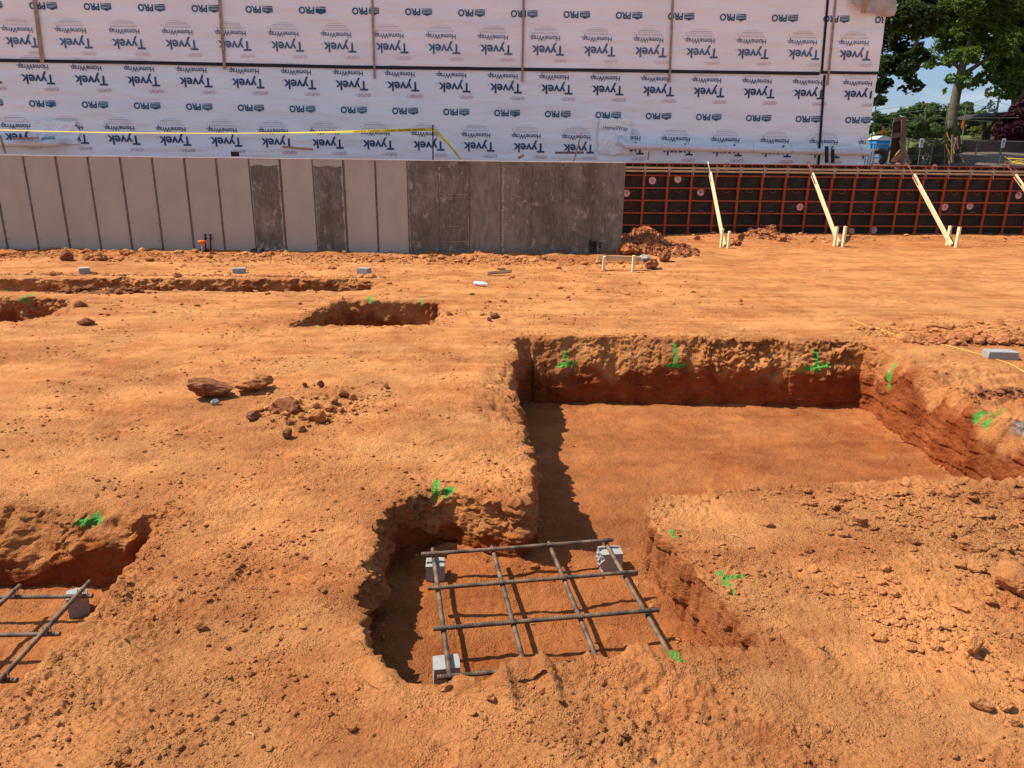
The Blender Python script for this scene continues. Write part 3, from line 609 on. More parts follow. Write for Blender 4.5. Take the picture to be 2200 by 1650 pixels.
for i, q in enumerate([(190,558,22,'pointed pale boulder at the foot of the light wall'), (143,556,30,'dark low clod left of the pointed boulder by the wall'), (218,558,30,'dark wide clod right of the pointed boulder by the wall'), (320,552,18,'lone clod by the wall left of the orange cap'),
    (1362,500,66,'largest red clay boulder beside the end of the concrete wall'), (1352,535,46,'red boulder at the bottom of the pile by the wall end'), (1392,520,50,'red boulder right of the rusty rod on the pile'), (1402,548,34,'crumbly boulder in front of the pile by the wall end'), (1428,540,30,'dark clay piece on top of the low toe of the pile'),
    (1655,505,34,'tall red boulder leaning by the first brace'), (1632,510,26,'red boulder left of the tall one by the forms'), (1680,514,26,'red boulder right of the tall one by the forms'), (1585,516,20,'pair-like dark red clod right beside the first brace stakes'), (1498,514,16,'small red clod left of the first brace')]):
    p = AZ(q[0], q[1]); rk(q[0], q[1], q[2], q[3], 60 + i, .75, (1, .8, 1), i, m_clod_dark if q[0] in (1428, 143) else (m_clod if i < 4 else m_clod_red), .2)
for i, q in enumerate([(1385,556,26), (1372,563,20), (1395,562,14)]):
    rk(*q, ('grey rubble lump on top behind the batter board', 'grey rubble lump at the right post of the batter board', 'smallest grey rubble lump by the batter board')[i], 80 + i, .6, m=m_clod_grey, cat='rubble', name='rubble_lump')
# dark loosened earth heaps
def heap(px, py, rx, ry, h, n, m, label, seed, z=0.0):
    p = AZ(px, py, z); r_ = np.random.default_rng(seed); g = np.linspace(-1, 1, 60); U, Vv = np.meshgrid(g, g); rr = np.hypot(U, Vv)
    xx = p[0] + U*rx; yy = p[1] + Vv*ry; base = Hfull(xx.ravel(), yy.ravel())[0].reshape(U.shape)
    hh = base - .012 + h*np.clip(1 - rr**2, -.1, 1)*(.75 + .5*fb2(xx*6/rx*.3, yy*6/rx*.3, 3, seed)) + .25*h*fb2(xx*12, yy*12, 3, seed+1)*(rr < 1)
    V = np.stack([xx.ravel(), yy.ravel(), hh.ravel()], 1); ii = np.arange(3600).reshape(60, 60); Q = np.stack([ii[:-1, :-1], ii[:-1, 1:], ii[1:, 1:], ii[1:, :-1]], -1).reshape(-1, 4)
    keep = (rr.ravel()[Q].max(1) < 1.04); Q = Q[keep]
    tri = np.vstack([Q[:, [0, 1, 2]], Q[:, [0, 2, 3]]]); Vs = [V]; Fs = [tri]; o = len(V)
    for k in range(n):
        a = r_.uniform(0, 2*math.pi); q = math.sqrt(r_.uniform(0, 1))*1.05; T = TPL[6 + k % 6]; s = (.04 + .16*r_.uniform(0, 1)**2.5)*min(rx, .8)*.55*(1.2 - .6*q)
        cx, cy = p[0] + q*math.cos(a)*rx, p[1] + q*math.sin(a)*ry; cz = gz(cx, cy) + h*max(0, 1 - q*q)*.8; th = r_.uniform(0, 6)
        W = T*s; W = np.stack([W[:, 0]*math.cos(th) - W[:, 1]*math.sin(th) + cx, W[:, 0]*math.sin(th) + W[:, 1]*math.cos(th) + cy, W[:, 2] + cz + s*.3], 1)
        Vs.append(W); Fs.append(F2 + o); o += len(W)
    V = np.vstack(Vs); org = np.array([p[0], p[1], gz(p[0], p[1])])
    ob = mk('dirt_pile', V - org, np.vstack(Fs), m, smooth=False); ob.location = org
    return tag(ob, label, 'dirt pile')
heap(1375, 548, .62, .55, .30, 90, m_clod_red, 'tall heap of red clay boulders at the end of the concrete wall', 11)
heap(1440, 552, .62, .42, .13, 120, m_clod_red, 'low spreading toe of crumbly soil right of the red boulder heap', 12)
heap(1650, 516, .7, .35, .14, 80, m_clod_red, 'low red clay heap against the forms between two braces', 13)
heap(660, 885, .42, .38, .035, 90, m_clod, 'broken clay heap in the open ground left of the big pit', 14)
heap(215, 630, .75, .16, .06, 60, m_clod_dark, 'dark damp soil heap on the edge of the far trench', 15)
heap(2165, 828, .42, .16, .05, 60, m_clod_dark, 'dark crumbly soil heap in front of the lone concrete block', 16)
heap(2110, 738, .85, .16, .035, 160, m_clod_red, 'long low heap of reddish rubble behind the lone concrete block', 17)

# ------------------------------------------------------------------ concrete blocks
def blockmesh(sx, sy, sz, seed):
    n = 10; g = np.linspace(-1, 1, n); V = []; F = []
    for ax in range(3):
        for s in (-1, 1):
            A, B = np.meshgrid(g, g); P = np.zeros((n*n, 3)); P[:, ax] = s; P[:, (ax+1) % 3] = A.ravel(); P[:, (ax+2) % 3] = B.ravel()
            ii = np.arange(n*n).reshape(n, n) + len(V)*n*n; q = np.stack([ii[:-1, :-1], ii[:-1, 1:], ii[1:, 1:], ii[1:, :-1]], -1).reshape(-1, 4)
            if s < 0: q = q[:, ::-1]
            V.append(P); F.append(q)
    V = np.vstack(V); k = np.linalg.norm(V, axis=1)[:, None]; V = V * (1 - .035*np.clip(k - 1.3, 0, 1)/.43)     # softened arrises
    V = V * np.array([sx, sy, sz])/2; V = V + .0022*np.stack([n3(V[:, 0]*60 + i*9, V[:, 1]*60, V[:, 2]*60, seed) for i in range(3)], 1); V[:, 2] += sz/2
    return V, np.vstack(F)
def cblock(x, y, z, s, rz, label, group=None, seed=0, rough=False):
    V, F = blockmesh(*s, seed)
    if rough: V[:, 0] += np.where(V[:, 0] < 0, .022*fb2(V[:, 1]*30, V[:, 2]*30, 3, seed) + .012, 0)
    o = mk('concrete_block', V, F, m_block, smooth=False); o.location = (x, y, z); o.rotation_euler = (0, 0, rz)
    return tag(o, label, 'concrete block', group)
FL = -.355
def bp(px, py, z): p = AZ(px, py, z); return p[0], p[1]
ga = 'concrete blocks holding up the rebar mats'
x_, y_ = bp(935, 1250, FL); cblock(x_ + .0, y_ + .03, gz(x_, y_) - .005, (.105, .10, .105), .05, 'grey cube block under the far left corner of the middle rebar mat', ga, 1)
x_, y_ = bp(1311, 1230, FL); cblock(x_, y_ + .05, gz(x_, y_) - .005, (.135, .10, .125), .1, 'grey block with broken face under the far right corner of the middle rebar mat', ga, 2, True)
x_, y_ = bp(958, 1482, FL); cblock(x_, y_ + .05, gz(x_, y_) - .005, (.12, .10, .125), .14, 'grey block at the nearest corner of the middle rebar mat', ga, 3)
x_, y_ = bp(160, 1325, FL); cblock(x_, y_ + .05, gz(x_, y_) - .005, (.095, .095, .12), .5, 'grey block under the corner of the left rebar mat', ga, 4)
gb = 'concrete blocks lying on the graded ground'
for i, (px, py, s, rz, lb) in enumerate([(178,587,(.16,.19,.10),.5,'leftmost grey block beyond the far trench'),(512,587,(.21,.12,.09),.25,'middle grey block beyond the far trench'),(781,590,(.20,.14,.10),-.35,'grey block at the right end of the far trench'),(2155,774,(.29,.14,.085),-.12,'grey block lying alone on the ground right of the big pit')]):
    x_, y_ = bp(px, py, 0); cblock(x_, y_ + .06, gz(x_, y_) - .006, s, rz, lb, gb, 10 + i)

# ------------------------------------------------------------------ rebar mats
def rebar(p, q, r=.0125, parent=None, org=(0, 0, 0), pitch=.013, dec=1):
    p = np.array(p, float); q = np.array(q, float); L_ = np.linalg.norm(q - p); d = (q - p)/L_; up = np.array((0, 0, 1.0)) if abs(d[2]) < .9 else np.array((0, 1.0, 0))
    a = np.cross(d, up); a /= np.linalg.norm(a); b_ = np.cross(a, d); ns = 12; nr_ = max(2, int(L_/(.0026*dec))); t = np.linspace(0, L_, nr_)[:, None]; th = np.arange(ns)[None, :]*2*math.pi/ns
    ph = (t/pitch + .35*np.sin(th)) % 1.0; rad = r*(1 + .16*np.exp(-((ph - .5)/.16)**2)) + r*.10*np.exp(-(np.sin(th)/.3)**2)
    bend = .004*np.sin(t*2.1 + p[0]*5)
    P = p + t[..., None]*d + (rad*np.cos(th))[..., None]*a + (rad*np.sin(th) + bend)[..., None]*b_ - np.array(org)
    V = P.reshape(-1, 3); ii = np.arange(nr_*ns).reshape(nr_, ns); jj = np.roll(ii, -1, 1)
    F = [tuple(f) for f in np.stack([ii[:-1], jj[:-1], jj[1:], ii[1:]], -1).reshape(-1, 4)] + [tuple(range(ns))[::-1], tuple(range((nr_-1)*ns, nr_*ns))]
    return mk('bar', V, F, m_rebar, None, parent, True)
def tie(parent, c, org, z):
    m = MB(org); c = np.array(c)
    for s in (-1, 1): m.tube([c + np.array((s*.016*math.cos(t) , .016*math.sin(t)*.9, .020*math.cos(2*t)))*1.15 for t in np.linspace(0, 2*math.pi, 11)], .0018, 5)
    m.tube([c + np.array((.0, .0, .022)), c + np.array((.012, -.012, .035))], .0018, 5)
    m.build('tie_wire', m_rebar, parent, True)
ZB = -.205
org = np.array([.24, 3.24, FL])
mat1 = empty('rebar_mat', org, 'square rebar mat of four long and four cross bars in the middle pit', 'rebar mat', 'rebar mats lying in the footing pits')
longs = [((-.345,3.78),(-.165,2.56)), ((-.005,3.80),(.165,2.60)), ((.325,3.84),(.495,2.63)), ((.655,3.88),(.835,2.66))]
cross = [((-.40,3.675),(.70,3.83)), ((-.335,3.335),(.78,3.485)), ((-.28,2.995),(.82,3.135)), ((-.235,2.655),(.87,2.80))]
def isect(a, b):
    p, q = np.array(a[0]), np.array(a[1]); r_, s = np.array(b[0]), np.array(b[1]); M2 = np.array([q-p, -(s-r_)]).T; t = np.linalg.solve(M2, r_-p); return p + t[0]*(q-p)
for a, b_ in longs: rebar((*a, ZB - .013), (*b_, ZB - .012), .0106, mat1, org)
for a, b_ in cross: rebar((*a, ZB + .014), (*b_, ZB + .012), .0106, mat1, org)
for l in longs:
    for c_ in cross[:4]:
        q = isect(l, c_); tie(mat1, (q[0], q[1], ZB), org, ZB)
A0 = [AZ(*q, ZB)[:2] for q in ((198,1275),(128,1356),(36,1455),(194,1255),(0,1466),(44,1264),(0,1304))]
dvec = np.array([A0[0][0] - A0[1][0], A0[0][1] - A0[1][1]])
org2 = np.array([-2.3, 3.1, FL])
mat2 = empty('rebar_mat', org2, 'rebar mat cut off at the left edge in the left pit', 'rebar mat', 'rebar mats lying in the footing pits')
cdir = AZ(198, 1275, ZB) - AZ(0, 1277, ZB); cdir = cdir[:2]/np.linalg.norm(cdir[:2])
ldir = A0[4] - A0[3]; ldir /= np.linalg.norm(ldir)
L2 = [(A0[3], A0[3] + ldir*1.2), (A0[5], A0[5] + ldir*1.2), (A0[5] - cdir*.36, A0[5] - cdir*.36 + ldir*1.2)]
X2 = [(A0[k] - cdir*1.15, A0[k]) for k in range(3)]
for a, b_ in L2: rebar((*a, ZB + .014), (*b_, ZB + .012), .0106, mat2, org2)
for a, b_ in X2: rebar((*a, ZB - .013), (*b_, ZB - .012), .0106, mat2, org2)
for l in L2:
    for c_ in X2: q = isect(l, c_); tie(mat2, (q[0], q[1], ZB), org2, ZB)
p0 = AZ(747, 690, -.36); p1 = AZ(915, 687, -.36); org3 = np.array([*((p0 + p1)/2)[:2], -.5])
mat3 = empty('rebar_mat', org3, 'rebar mat of which only the near bar shows in the small far pit', 'rebar mat', 'rebar mats lying in the footing pits')
rebar(p0, p1, .014, mat3, org3, dec=4, pitch=.02)
for k in range(3):
    e = p0 + (p1 - p0)*(.02 + .33*k + .0); rebar(e + np.array((-.05, -.07, -.02)), e + np.array((.02, 1.0, -.02)), .014, mat3, org3, dec=4, pitch=.02)
rebar(p0 + np.array((.05, .5, 0)), p1 + np.array((.05, .5, 0)), .014, mat3, org3, dec=4)

# ------------------------------------------------------------------ concrete wall
WX0, WX1, WY = -15.1, 2.57, 15.05
PW = .6111
seams = [WX1 - PW*k for k in range(0, 29)]
cw = empty('concrete_wall', ((WX0+WX1)/2, WY, 0), 'long poured concrete wall with vertical panel seams, pale at left and dark at right', 'concrete wall')
oc = np.array(cw.location)
m = MB(oc); ztop = 1.795
def wz_(xx): return ztop + .0008*(xx - WX0)
for k in range(28):
    xr, xl = seams[k], seams[k+1]; kind = 1 if k <= 6 or k in (9, 11) else 0
    if k in (4, ): kind = 2
    y0 = WY + (.004 if k % 2 else 0)
    m.box((xl, y0, -.25), (xr, WY + .24, ztop), kind)
    if kind == 0:
        m.box((xl - .022, WY - .006, -.2), (xl + .014, WY + .02, ztop - .003), 3)
        for zz in (.22, .55, .88, 1.2, 1.5):
            for dx in (-.055, .05): m.tube([(xl + dx + .01*math.sin(zz*9 + k), y0 - .0015, zz), (xl + dx + .01*math.sin(zz*9+k), y0 + .01, zz)], .008, 8, 3)
    else:
        m.box((xl - .006, WY - .003, -.2), (xl + .006, WY + .02, ztop - .003), 3)
    if k in (9, 11):                                         # pale frame left round a dark patch
        
        nq = 46
        for q in range(nq):
            a_ = xl + .02 + (xr - xl - .05)*q/nq; b_ = xl + .02 + (xr - xl - .05)*(q+1)/nq
            e1 = ztop - .12 + .012*math.sin(q*.23 + k) + random.uniform(-.006, .006); e2 = (.07 if k == 11 else .0) + .03*math.sin(q*.5) + random.uniform(-.02, .02)
            m.box((a_, y0 - .0025, e1), (b_, y0 + .01, ztop - .004), 0); m.box((a_, y0 - .0025, -.2), (b_, y0 + .01, e2), 0)
        for q in range(70):
            z1_ = .02 + (ztop - .15)*q/70; w_ = .022 + .012*math.sin(q*.4 + k) + random.uniform(0, .012)
            m.box((xr - .03 - w_, y0 - .003, z1_), (xr - .03, y0 + .01, z1_ + (ztop - .15)/70*.98), 4)
            if k == 11 or q % 3: m.box((xl + .02, y0 - .003, z1_), (xl + .02 + w_*.4, y0 + .01, z1_ + (ztop - .15)/70*.98), 4)
def streak(xa, xb, z, h=.012, k=4):
    n = int((xb - xa)/.05)
    for i in range(n):
        if random.random() < .8:
            a = xa + (xb-xa)*i/n; hh = h*random.uniform(.4, 1.3); m.box((a, WY - .0045 - .0005*(i % 2), z - hh/2 + .004*math.sin(i)), (a + (xb-xa)/n*.93, WY + .005, z + hh/2), k)
for k in (5,):
    for zz in (.25, .55, 1.17, 1.50): streak(seams[k+1]+.03, seams[k]-.02, zz)
for k, zs in ((6, (1.17,)), (3, (.52, 1.14)), (1, (.50, 1.12)), (2, (1.5, .25)), (4, (.9,))):
    for zz in zs: streak(seams[k+1]+.04, seams[k]-.03, zz, .006)
def vstreak(xc, z0, z1, w=.02):
    n = int((z1 - z0)/.06)
    for i in range(n):
        if random.random() < .85: zz = z0 + (z1-z0)*i/n; ww = w*random.uniform(.4, 1.2); cx = xc + .006*math.sin(i*1.7); m.box((cx - ww/2, WY - .005 - .0004*(i % 2), zz), (cx + ww/2, WY + .005, zz + (z1-z0)/n*.95), 4)
vstreak(seams[6] + .02, 1.2, 1.75, .03); vstreak(seams[5] - .03, .1, 1.7, .012); vstreak(seams[7] + .025, .02, 1.75, .014); vstreak(seams[4] + .05, .0, 1.75, .05)
m.build('wall_face', [m_conc, m_concd, m_concm, m_seam, m_cstreak], cw)
m = MB(oc)
for k in range(28): m.box((seams[k+1] + .001, WY - .006 + .003*math.sin(k*2.3), ztop), (seams[k], WY + .24, ztop + .016 + .004*math.sin(k*1.7)), 0)
m.build('wall_top', [m_ctop], cw)
m = MB(oc); m.box((WX0, WY - .30, -.3), (WX1 + .1, WY - .007, -.035), 0); m.build('footing', [m_seam], cw)

# ------------------------------------------------------------------ formwork
fd = np.array([9.8, .62, 0.0]); fd /= np.linalg.norm(fd); fang = math.atan2(fd[1], fd[0])
FO = np.array([3.12, 19.0, -.03]); FH = 1.80
form = empty('wall_formwork', FO, 'long wall formwork of orange steel frames and black faces with a double waler', 'formwork', rz=fang)
fm = MB(); fm.box((.002, .060, 0), (PW - .002, .078, FH))
face_me = None
fr = MB(); zr = [1.505, 1.20, .895, .59, .285]
for xx_ in (.002, PW - .027): fr.box((xx_, 0, 0), (xx_ + .025, .059, FH))
for z_ in zr: fr.box((.028, .006, z_ - .017), (PW - .028, .058, z_ + .017)); fr.box((.028, -.001, z_ - .019), (PW - .028, .005, z_ - .011))
fr.box((.028, -.012, FH - .02), (PW - .028, .058, FH)); fr.box((.028, .006, .0), (PW - .028, .058, .03))
for s, xa in ((1, .027), (-1, PW - .027)):
    fr.beam((xa, .02, FH - .13), (xa + s*.10, .02, FH - .018), .012, .035, (0, 1, 0)); fr.beam((xa, .02, .13), (xa + s*.10, .02, .03), .012, .03, (0, 1, 0))
fr.box((PW/2 - .012, .01, FH - .075), (PW/2 + .012, .055, FH - .02))
hd = MB(); hd.tube([(.20, .03, 1.19), (.205, -.02, 1.13), (.24, -.025, 1.105), (.33, -.025, 1.105), (.365, -.02, 1.13), (.37, .03, 1.19)], .007, 6)
hd2 = MB(); hd2.tube([(.20, .03, .57), (.205, -.02, .63), (.24, -.025, .65), (.33, -.025, .65), (.365, -.02, .63), (.37, .03, .57)], .007, 6)
st_px = [(1403,388),(1458,385),(1347,415),(1507,413),(1721,445),(2033,445),(2087,443),(1615,497),(1823,498),(1873,495),(1563,358),(1883,360),(2010,361),(1936,357),(2192,420)]
sts = {}
for q in st_px:
    d = ray(*q); nrm = np.array([-fd[1], fd[0], 0]); t = ((FO - np.array([0, 0, EYE])) @ nrm)/(d @ nrm); P = np.array([0, 0, EYE]) + d*t; u_ = (P - FO) @ fd
    sts.setdefault(int(math.floor(u_/PW)), []).append((u_ % PW, P[2] - FO[2]))
meshes = {}
for i in range(-27, 22):
    ob = bpy.data.objects.get('form_panel')
    def part(name, key, mb, mats, par, smooth=False):
        if key not in meshes:
            o = mb.build(name, mats, par, smooth); meshes[key] = o.data
        else:
            o = bpy.data.objects.new(name, meshes[key]); C.objects.link(o); o.parent = par
        return o
    pnl = part('form_panel', 'p%d' % (i % 4 == 0), fm, [m_ply2 if i % 4 == 0 else m_ply], form); pnl.location = (i*PW, 0, 0)
    f_ = part('panel_frame', 'f', fr, [m_orange], pnl)
    if i >= -1:
        part('lifting_handle', 'h1', hd, [m_redst if i % 3 else m_galv], pnl, True); part('lifting_handle', 'h2', hd2, [m_redst], pnl, True)
    for (su, szz) in sts.get(i, []):
        s = MB(); su = min(max(su, .12), PW - .12); c = (su, .059, szz)
        s.disc(c, .10, 28, 1); s.disc(c, .086, 28, 0, .0015)
        for an in (90, 210, 330):
            a = R(an + 17*i); s.add([(c[0] + dx*math.cos(a) - dz*math.sin(a), c[1] - .003, c[2] + dx*math.sin(a) + dz*math.cos(a)) for dx, dz in ((0, -.006), (.088, -.006), (.088, .006), (0, .006))], [(0, 1, 2, 3)], 1)
            a2 = a + R(60)
            for rr_ in (.03, .042): s.add([(c[0] + rr_*math.cos(a2) + dx*.018, c[1] - .003, c[2] + rr_*math.sin(a2) + dz*.003) for dx, dz in ((-1, -1), (1, -1), (1, 1), (-1, 1))], [(0, 1, 2, 3)], 2)
        s.build('round_sticker', [m_stk, m_stkr, m_sdark], pnl)
for z_, nm in ((1.685, 'waler'), (1.61, 'waler')):
    w_ = MB()
    for a in range(5): w_.box((-.6 + a*2.8, -.052 + .002*(a % 2), z_ - .022), (-.6 + a*2.8 + 2.795, -.014, z_ + .022))
    w_.build('waler', [m_pine2], form)
for i in range(0, 22):
    part('waler_clamp', 'wc', MB().box((-.012, -.066, 1.57), (.012, -.0530, 1.73)).box((-.03, -.080, 1.63), (.03, -.066, 1.665)).box((-.008, -.075, 1.48), (.008, -.054, 1.565)), [m_galv], form).location = (i*PW + .005, 0, 0)

# braces
gbr = 'timber braces holding up the formwork'
lbl = ['brace with a grey turnbuckle nearest the concrete wall', 'second brace from the concrete wall with a dark red turnbuckle', 'third brace from the concrete wall with a dark red turnbuckle', 'brace cut off by the right edge']
for i, (t0, t1, t2, foot) in enumerate([((1521,347),(1529,372),(1536,400),(1556,528)), ((1736,350),(1743,377),(1757,402),(1803,527)), ((1950,352),(1962,375),(1976,398),(2044,527)), ((2163,353),(2176,378),(2190,400),(2290,527))]):
    F_ = AZ(*foot, .02); Y0 = 19.0 + (AY(*t0, 19.2)[0] - 3.12)*fd[1]/fd[0] - .10
    T = AY(*t0, Y0); org = F_.copy(); br = empty('formwork_brace', org, lbl[i], 'brace', gbr)
    d = F_ - T; n_ = np.linalg.norm(d); d /= n_; J = T + d*(n_*.17)
    MB(org).beam(J - d*.05, F_, .038, .115, (0, 1, .8)).build('board', [m_pine], br, bevel=.003)
    steel = m_galv if i == 0 else m_redst; q = MB(org)
    q.tube([T, T + d*.14], .022, 8); q.tube([T + d*.14, J - d*.1], .012, 8); q.box(T + np.array((-.03, -.02, -.03)), T + np.array((.03, .05, .03)))
    q.beam(J - d*.22, J + d*.30, .045, .012, (1, 0, .1)); a = np.cross(d, (0, 1, 0)); q.beam(J - d*.12 + a*.0, J + d*.28, .06, .05, (0, 1, .8)) if False else None
    for s in (-1, 1): q.beam(J - d*.1 + a*s*.03, J + d*.28 + a*s*.03, .006, .05, (0, 1, .8))
    q.build('turnbuckle', [steel], br)
    for s in (0, 1):
        sp = [((1549,530),(1563,532)), ((1793,527),(1809,528)), ((2035,524),(2052,529)), ((2280,527),(2298,529))][i][s]
        P = AZ(*sp, .02); P[1] -= (.04 if s else 0); g = gz(P[0], P[1]); h = (.40, .36)[s] if i == 0 else (.42, .44)[s]
        k = MB(P); k.box(P + np.array((-.022, -.045, -.2 + g*0)), P + np.array((.022, .045, h))); so = k.build('wooden_stake', [m_pine], None, bevel=.002); so.location = P
        tag(so, ('left' if s == 0 else 'right') + ' stake at the foot of the ' + lbl[i].split(' with')[0].replace('brace cut off', 'brace that is cut off'), 'stake', 'stakes at the feet of the braces')

# ------------------------------------------------------------------ wrapped building
BY = 22.0; BX0, BX1 = -19.0, 10.63; ZT = 8.2; ZS = 4.17
bld = empty('wrapped_building', (-4, BY, 1.3), 'long building wall covered in printed white house wrap with black tape seams', 'building')
ob_ = np.array(bld.location)
def wrinkle(x, z, up):
    s = 5 if up else 0
    w = .022*fb2(x*.25, z*.5, 2, 140 + s)
    w = w + .030*(.5 - np.abs(fb2(x*.35 + z*.5, z*1.6 - x*.12, 3, 150 + s)))*ss(-.3, .3, n2(x*.2, z*.3, 160 + s))
    w = w + .018*(.5 - np.abs(fb2(x*.22 + .9*z, z*2.6 + x*.5, 3, 170 + s)))*ss(-.1, .4, n2(x*.3, z*.4, 166 + s))
    w = w + .012*(.5 - np.abs(fb2(x*.9 + 1.4*z, z*2.2 - x*.5, 3, 200 + s)))*ss(.0, .4, n2(x*.35, z*.4, 206 + s)) + .010*(.5 - np.abs(fb2(x*1.6, z*.5 + x*.3, 2, 210 + s)))*ss(.05, .4, n2(x*.4, z*.5, 212 + s))
    if up: w = w + .012*fb2(x*.5, z*6, 3, 180)*ss(ZS + .9, ZS, z) + .05*ss(8.6, 10.6, x)*fb2(x*1.1 + z*.8, x*.8 - z*.6, 3, 185)
    else: w = w + .02*fb2(x*.7, z*4, 3, 190)*ss(2.6, 1.7, z)
    return w
def wrap(name, z0, z1, up, m_):
    gx = np.arange(BX0, BX1 + .001, .04); gx[-1] = BX1; gzz = np.linspace(z0, z1, int((z1-z0)/.04)); X, Z_ = np.meshgrid(gx, gzz); y = BY - .03 - (.012 if up else 0) - wrinkle(X, Z_, up)
    nx, nz_ = len(gx), len(gzz); V = np.stack([X, y, Z_], -1).reshape(-1, 3); ii = np.arange(nx*nz_).reshape(nz_, nx)
    F = np.stack([ii[:-1, :-1], ii[:-1, 1:], ii[1:, 1:], ii[1:, :-1]], -1).reshape(-1, 4); F = np.vstack([F[:, [0, 1, 2]], F[:, [0, 2, 3]]]); return V, F
_tc = {}
def text_mesh(s, bold=0.0, spacing=1.0):
    k = (s, bold, spacing)
    if k in _tc: return _tc[k]
    cu = bpy.data.curves.new('t', 'FONT'); cu.body = s; cu.size = 1.0; cu.offset = bold; cu.space_character = spacing; cu.resolution_u = 3; cu.fill_mode = 'FRONT'
    o = bpy.data.objects.new('t', cu); C.objects.link(o); bpy.context.view_layer.update()
    me = o.evaluated_get(bpy.context.evaluated_depsgraph_get()).to_mesh(); me.calc_loop_triangles()
    V = np.array([v.co[:2] for v in me.vertices]); F = np.array([t.vertices[:] for t in me.loop_triangles]); 
    w = V[:, 0].max() - V[:, 0].min(); V[:, 0] -= V[:, 0].min(); o.to_mesh_clear(); bpy.data.objects.remove(o); bpy.data.curves.remove(cu)
    _tc[k] = (V / w, F, w); return _tc[k]
def rect2(x0, y0, x1, y1): return np.array([(x0, y0), (x1, y0), (x1, y1), (x0, y1)], float), np.array([(0, 1, 2), (0, 2, 3)])
def T2(s, x, y, w, h=None, bold=0., sp=1.0, zcap=.72):      # text from x, baseline y, total width w, cap height h
    V, F, w0 = text_mesh(s, bold, sp); V = V.copy(); V[:, 1] *= (h/zcap*w0) if h else w; V[:, 0] *= w; return V + np.array([x, y]), F
def logo_big():        # reading frame, metres, origin at the left of the wordmark's baseline
    out = [(0, *T2('Tyvek', 0, 0, .88, .245, .024)), (0, *T2('HomeWrap', .12, -.255, .80, .132, .012))]
    out.append((0, *rect2(.91, .02, .93, .04))); out.append((0, *rect2(.935, -.25, .955, -.23)))
    out.append((1, *T2('DUPONT', -.05, .315, .34, .095, .0, 1.0))); 
    for a, s in ((-.09, -1), (.31, 1)): out.append((1, np.array([(a, .36), (a + .025, .385), (a + .025, .335)]) if s < 0 else np.array([(a+.025, .36), (a, .385), (a, .335)]), np.array([(0, 1, 2)])))
    for y_, a, b_ in ((-.315, .16, .48), (-.315, .50, .88), (-.335, .16, .48), (-.335, .50, .88), (-.385, .20, .84), (-.43, .24, .80), (-.475, .36, .70)):
        n = max(2, int((b_-a)/.035)); 
        for i in range(n): out.append((2, *rect2(a + (b_-a)*i/n, y_, a + (b_-a)*(i+.82)/n, y_ + (.008 if y_ > -.42 or y_ < -.46 else .016))))
    out.append((2, *rect2(.90, -.335, .912, -.32))); out.append((2, *rect2(.90, -.38, .925, -.36)))
    return out
def logo_pro():
    out = [(3, *T2('PRO', .31, 0, .41, .165, .032))]
    V = np.array([(.0, .035), (.27, .035), (.27, .13), (.20, .145), (.135, .175), (.07, .145), (0, .13)]); F = np.array([(0, 1, 2), (0, 2, 3), (0, 3, 4), (0, 4, 5), (0, 5, 6)])
    out.append((3, V, F)); out.append((4, *T2("LOWE'S", .025, .062, .22, .05, .004)))
    for i in range(4): out.append((3, *rect2(.165 + i*.028, -.012, .180 + i*.028, .008)))
    out.append((3, *rect2(.0, -.012, .155, .008))); out.append((3, *rect2(.0, .016, .27, .022)))
    return out
LB, LP_ = logo_big(), logo_pro()
def printing(V0, F0, up, bigs, pros):
    Vs = [V0]; Fs = [F0]; Ms = [np.zeros(len(F0), int)]; o = len(V0)
    def stamp(lg, cx, cz, sc_, rot=math.pi):
        nonlocal o
        for mi, V, F in lg:
            W = V*sc_; c, s = math.cos(rot), math.sin(rot); X_ = W[:, 0]*c - W[:, 1]*s + cx; Z_ = W[:, 0]*s + W[:, 1]*c + cz
            if X_.max() > BX1 - .01: 
                k = X_[F].max(1) < BX1 - .01; F = F[k]
                if not len(F): continue
            y = BY - .03 - (.012 if up else 0) - wrinkle(X_, Z_, up) - (.013 if mi != 4 else .016)
            Vs.append(np.stack([X_, y, Z_], 1)); Fs.append(F[:, ::1] + o); Ms.append(np.full(len(F), mi + 1)); o += len(X_)
    for z_, x_, st, dz_ in bigs:
        k = 0
        while x_ + st*k > BX0 + 1.2: k -= 1
        while True:
            xx_ = x_ + st*k; zz_ = z_ + dz_*k; k += 1
            if xx_ > BX1 + .75: break
            stamp(LB, xx_, zz_, 1.0)
    for z_, x_, st, dz_ in pros:
        k = 0
        while x_ + st*k > BX0 + 1.2: k -= 1
        while True:
            xx_ = x_ + st*k; zz_ = z_ + dz_*k; k += 1
            if xx_ > BX1 + .5: break
            stamp(LP_, xx_, zz_, 1.0)
    return np.vstack(Vs), np.vstack(Fs), np.concatenate(Ms)
def wx(px, py): p = AY(px, py, BY); return p[0], p[2]
STP = 1.400
def row(a, b_, n):                                 # first and n-th repeat of one print row, measured on the wall
    xa, za = wx(*a); xb, zb = wx(*b_); return za, xa, (xb - xa)/n, (zb - za)/n
big_up = [row((199, 84), (1542, 105.5), 12)]; pro_up = [row((240, 9), (1491, 30), 11)]
big_lo = [row((118, 161.5), (1556, 190), 13), row((301, 292), (1276.5, 311), 9)]
pro_lo = [row((121, 217), (1549, 246), 13)]
z_, xa_, sp_, dz_ = big_up[0]
V0, F0 = wrap('w', ZS, ZT, True, None); V1, F1_, M1 = printing(V0, F0, True, big_up + [(z_ + 1.78, xa_ + .35, sp_, 0)], pro_up + [(pro_up[0][0] + 1.78, pro_up[0][1], pro_up[0][2], 0)])
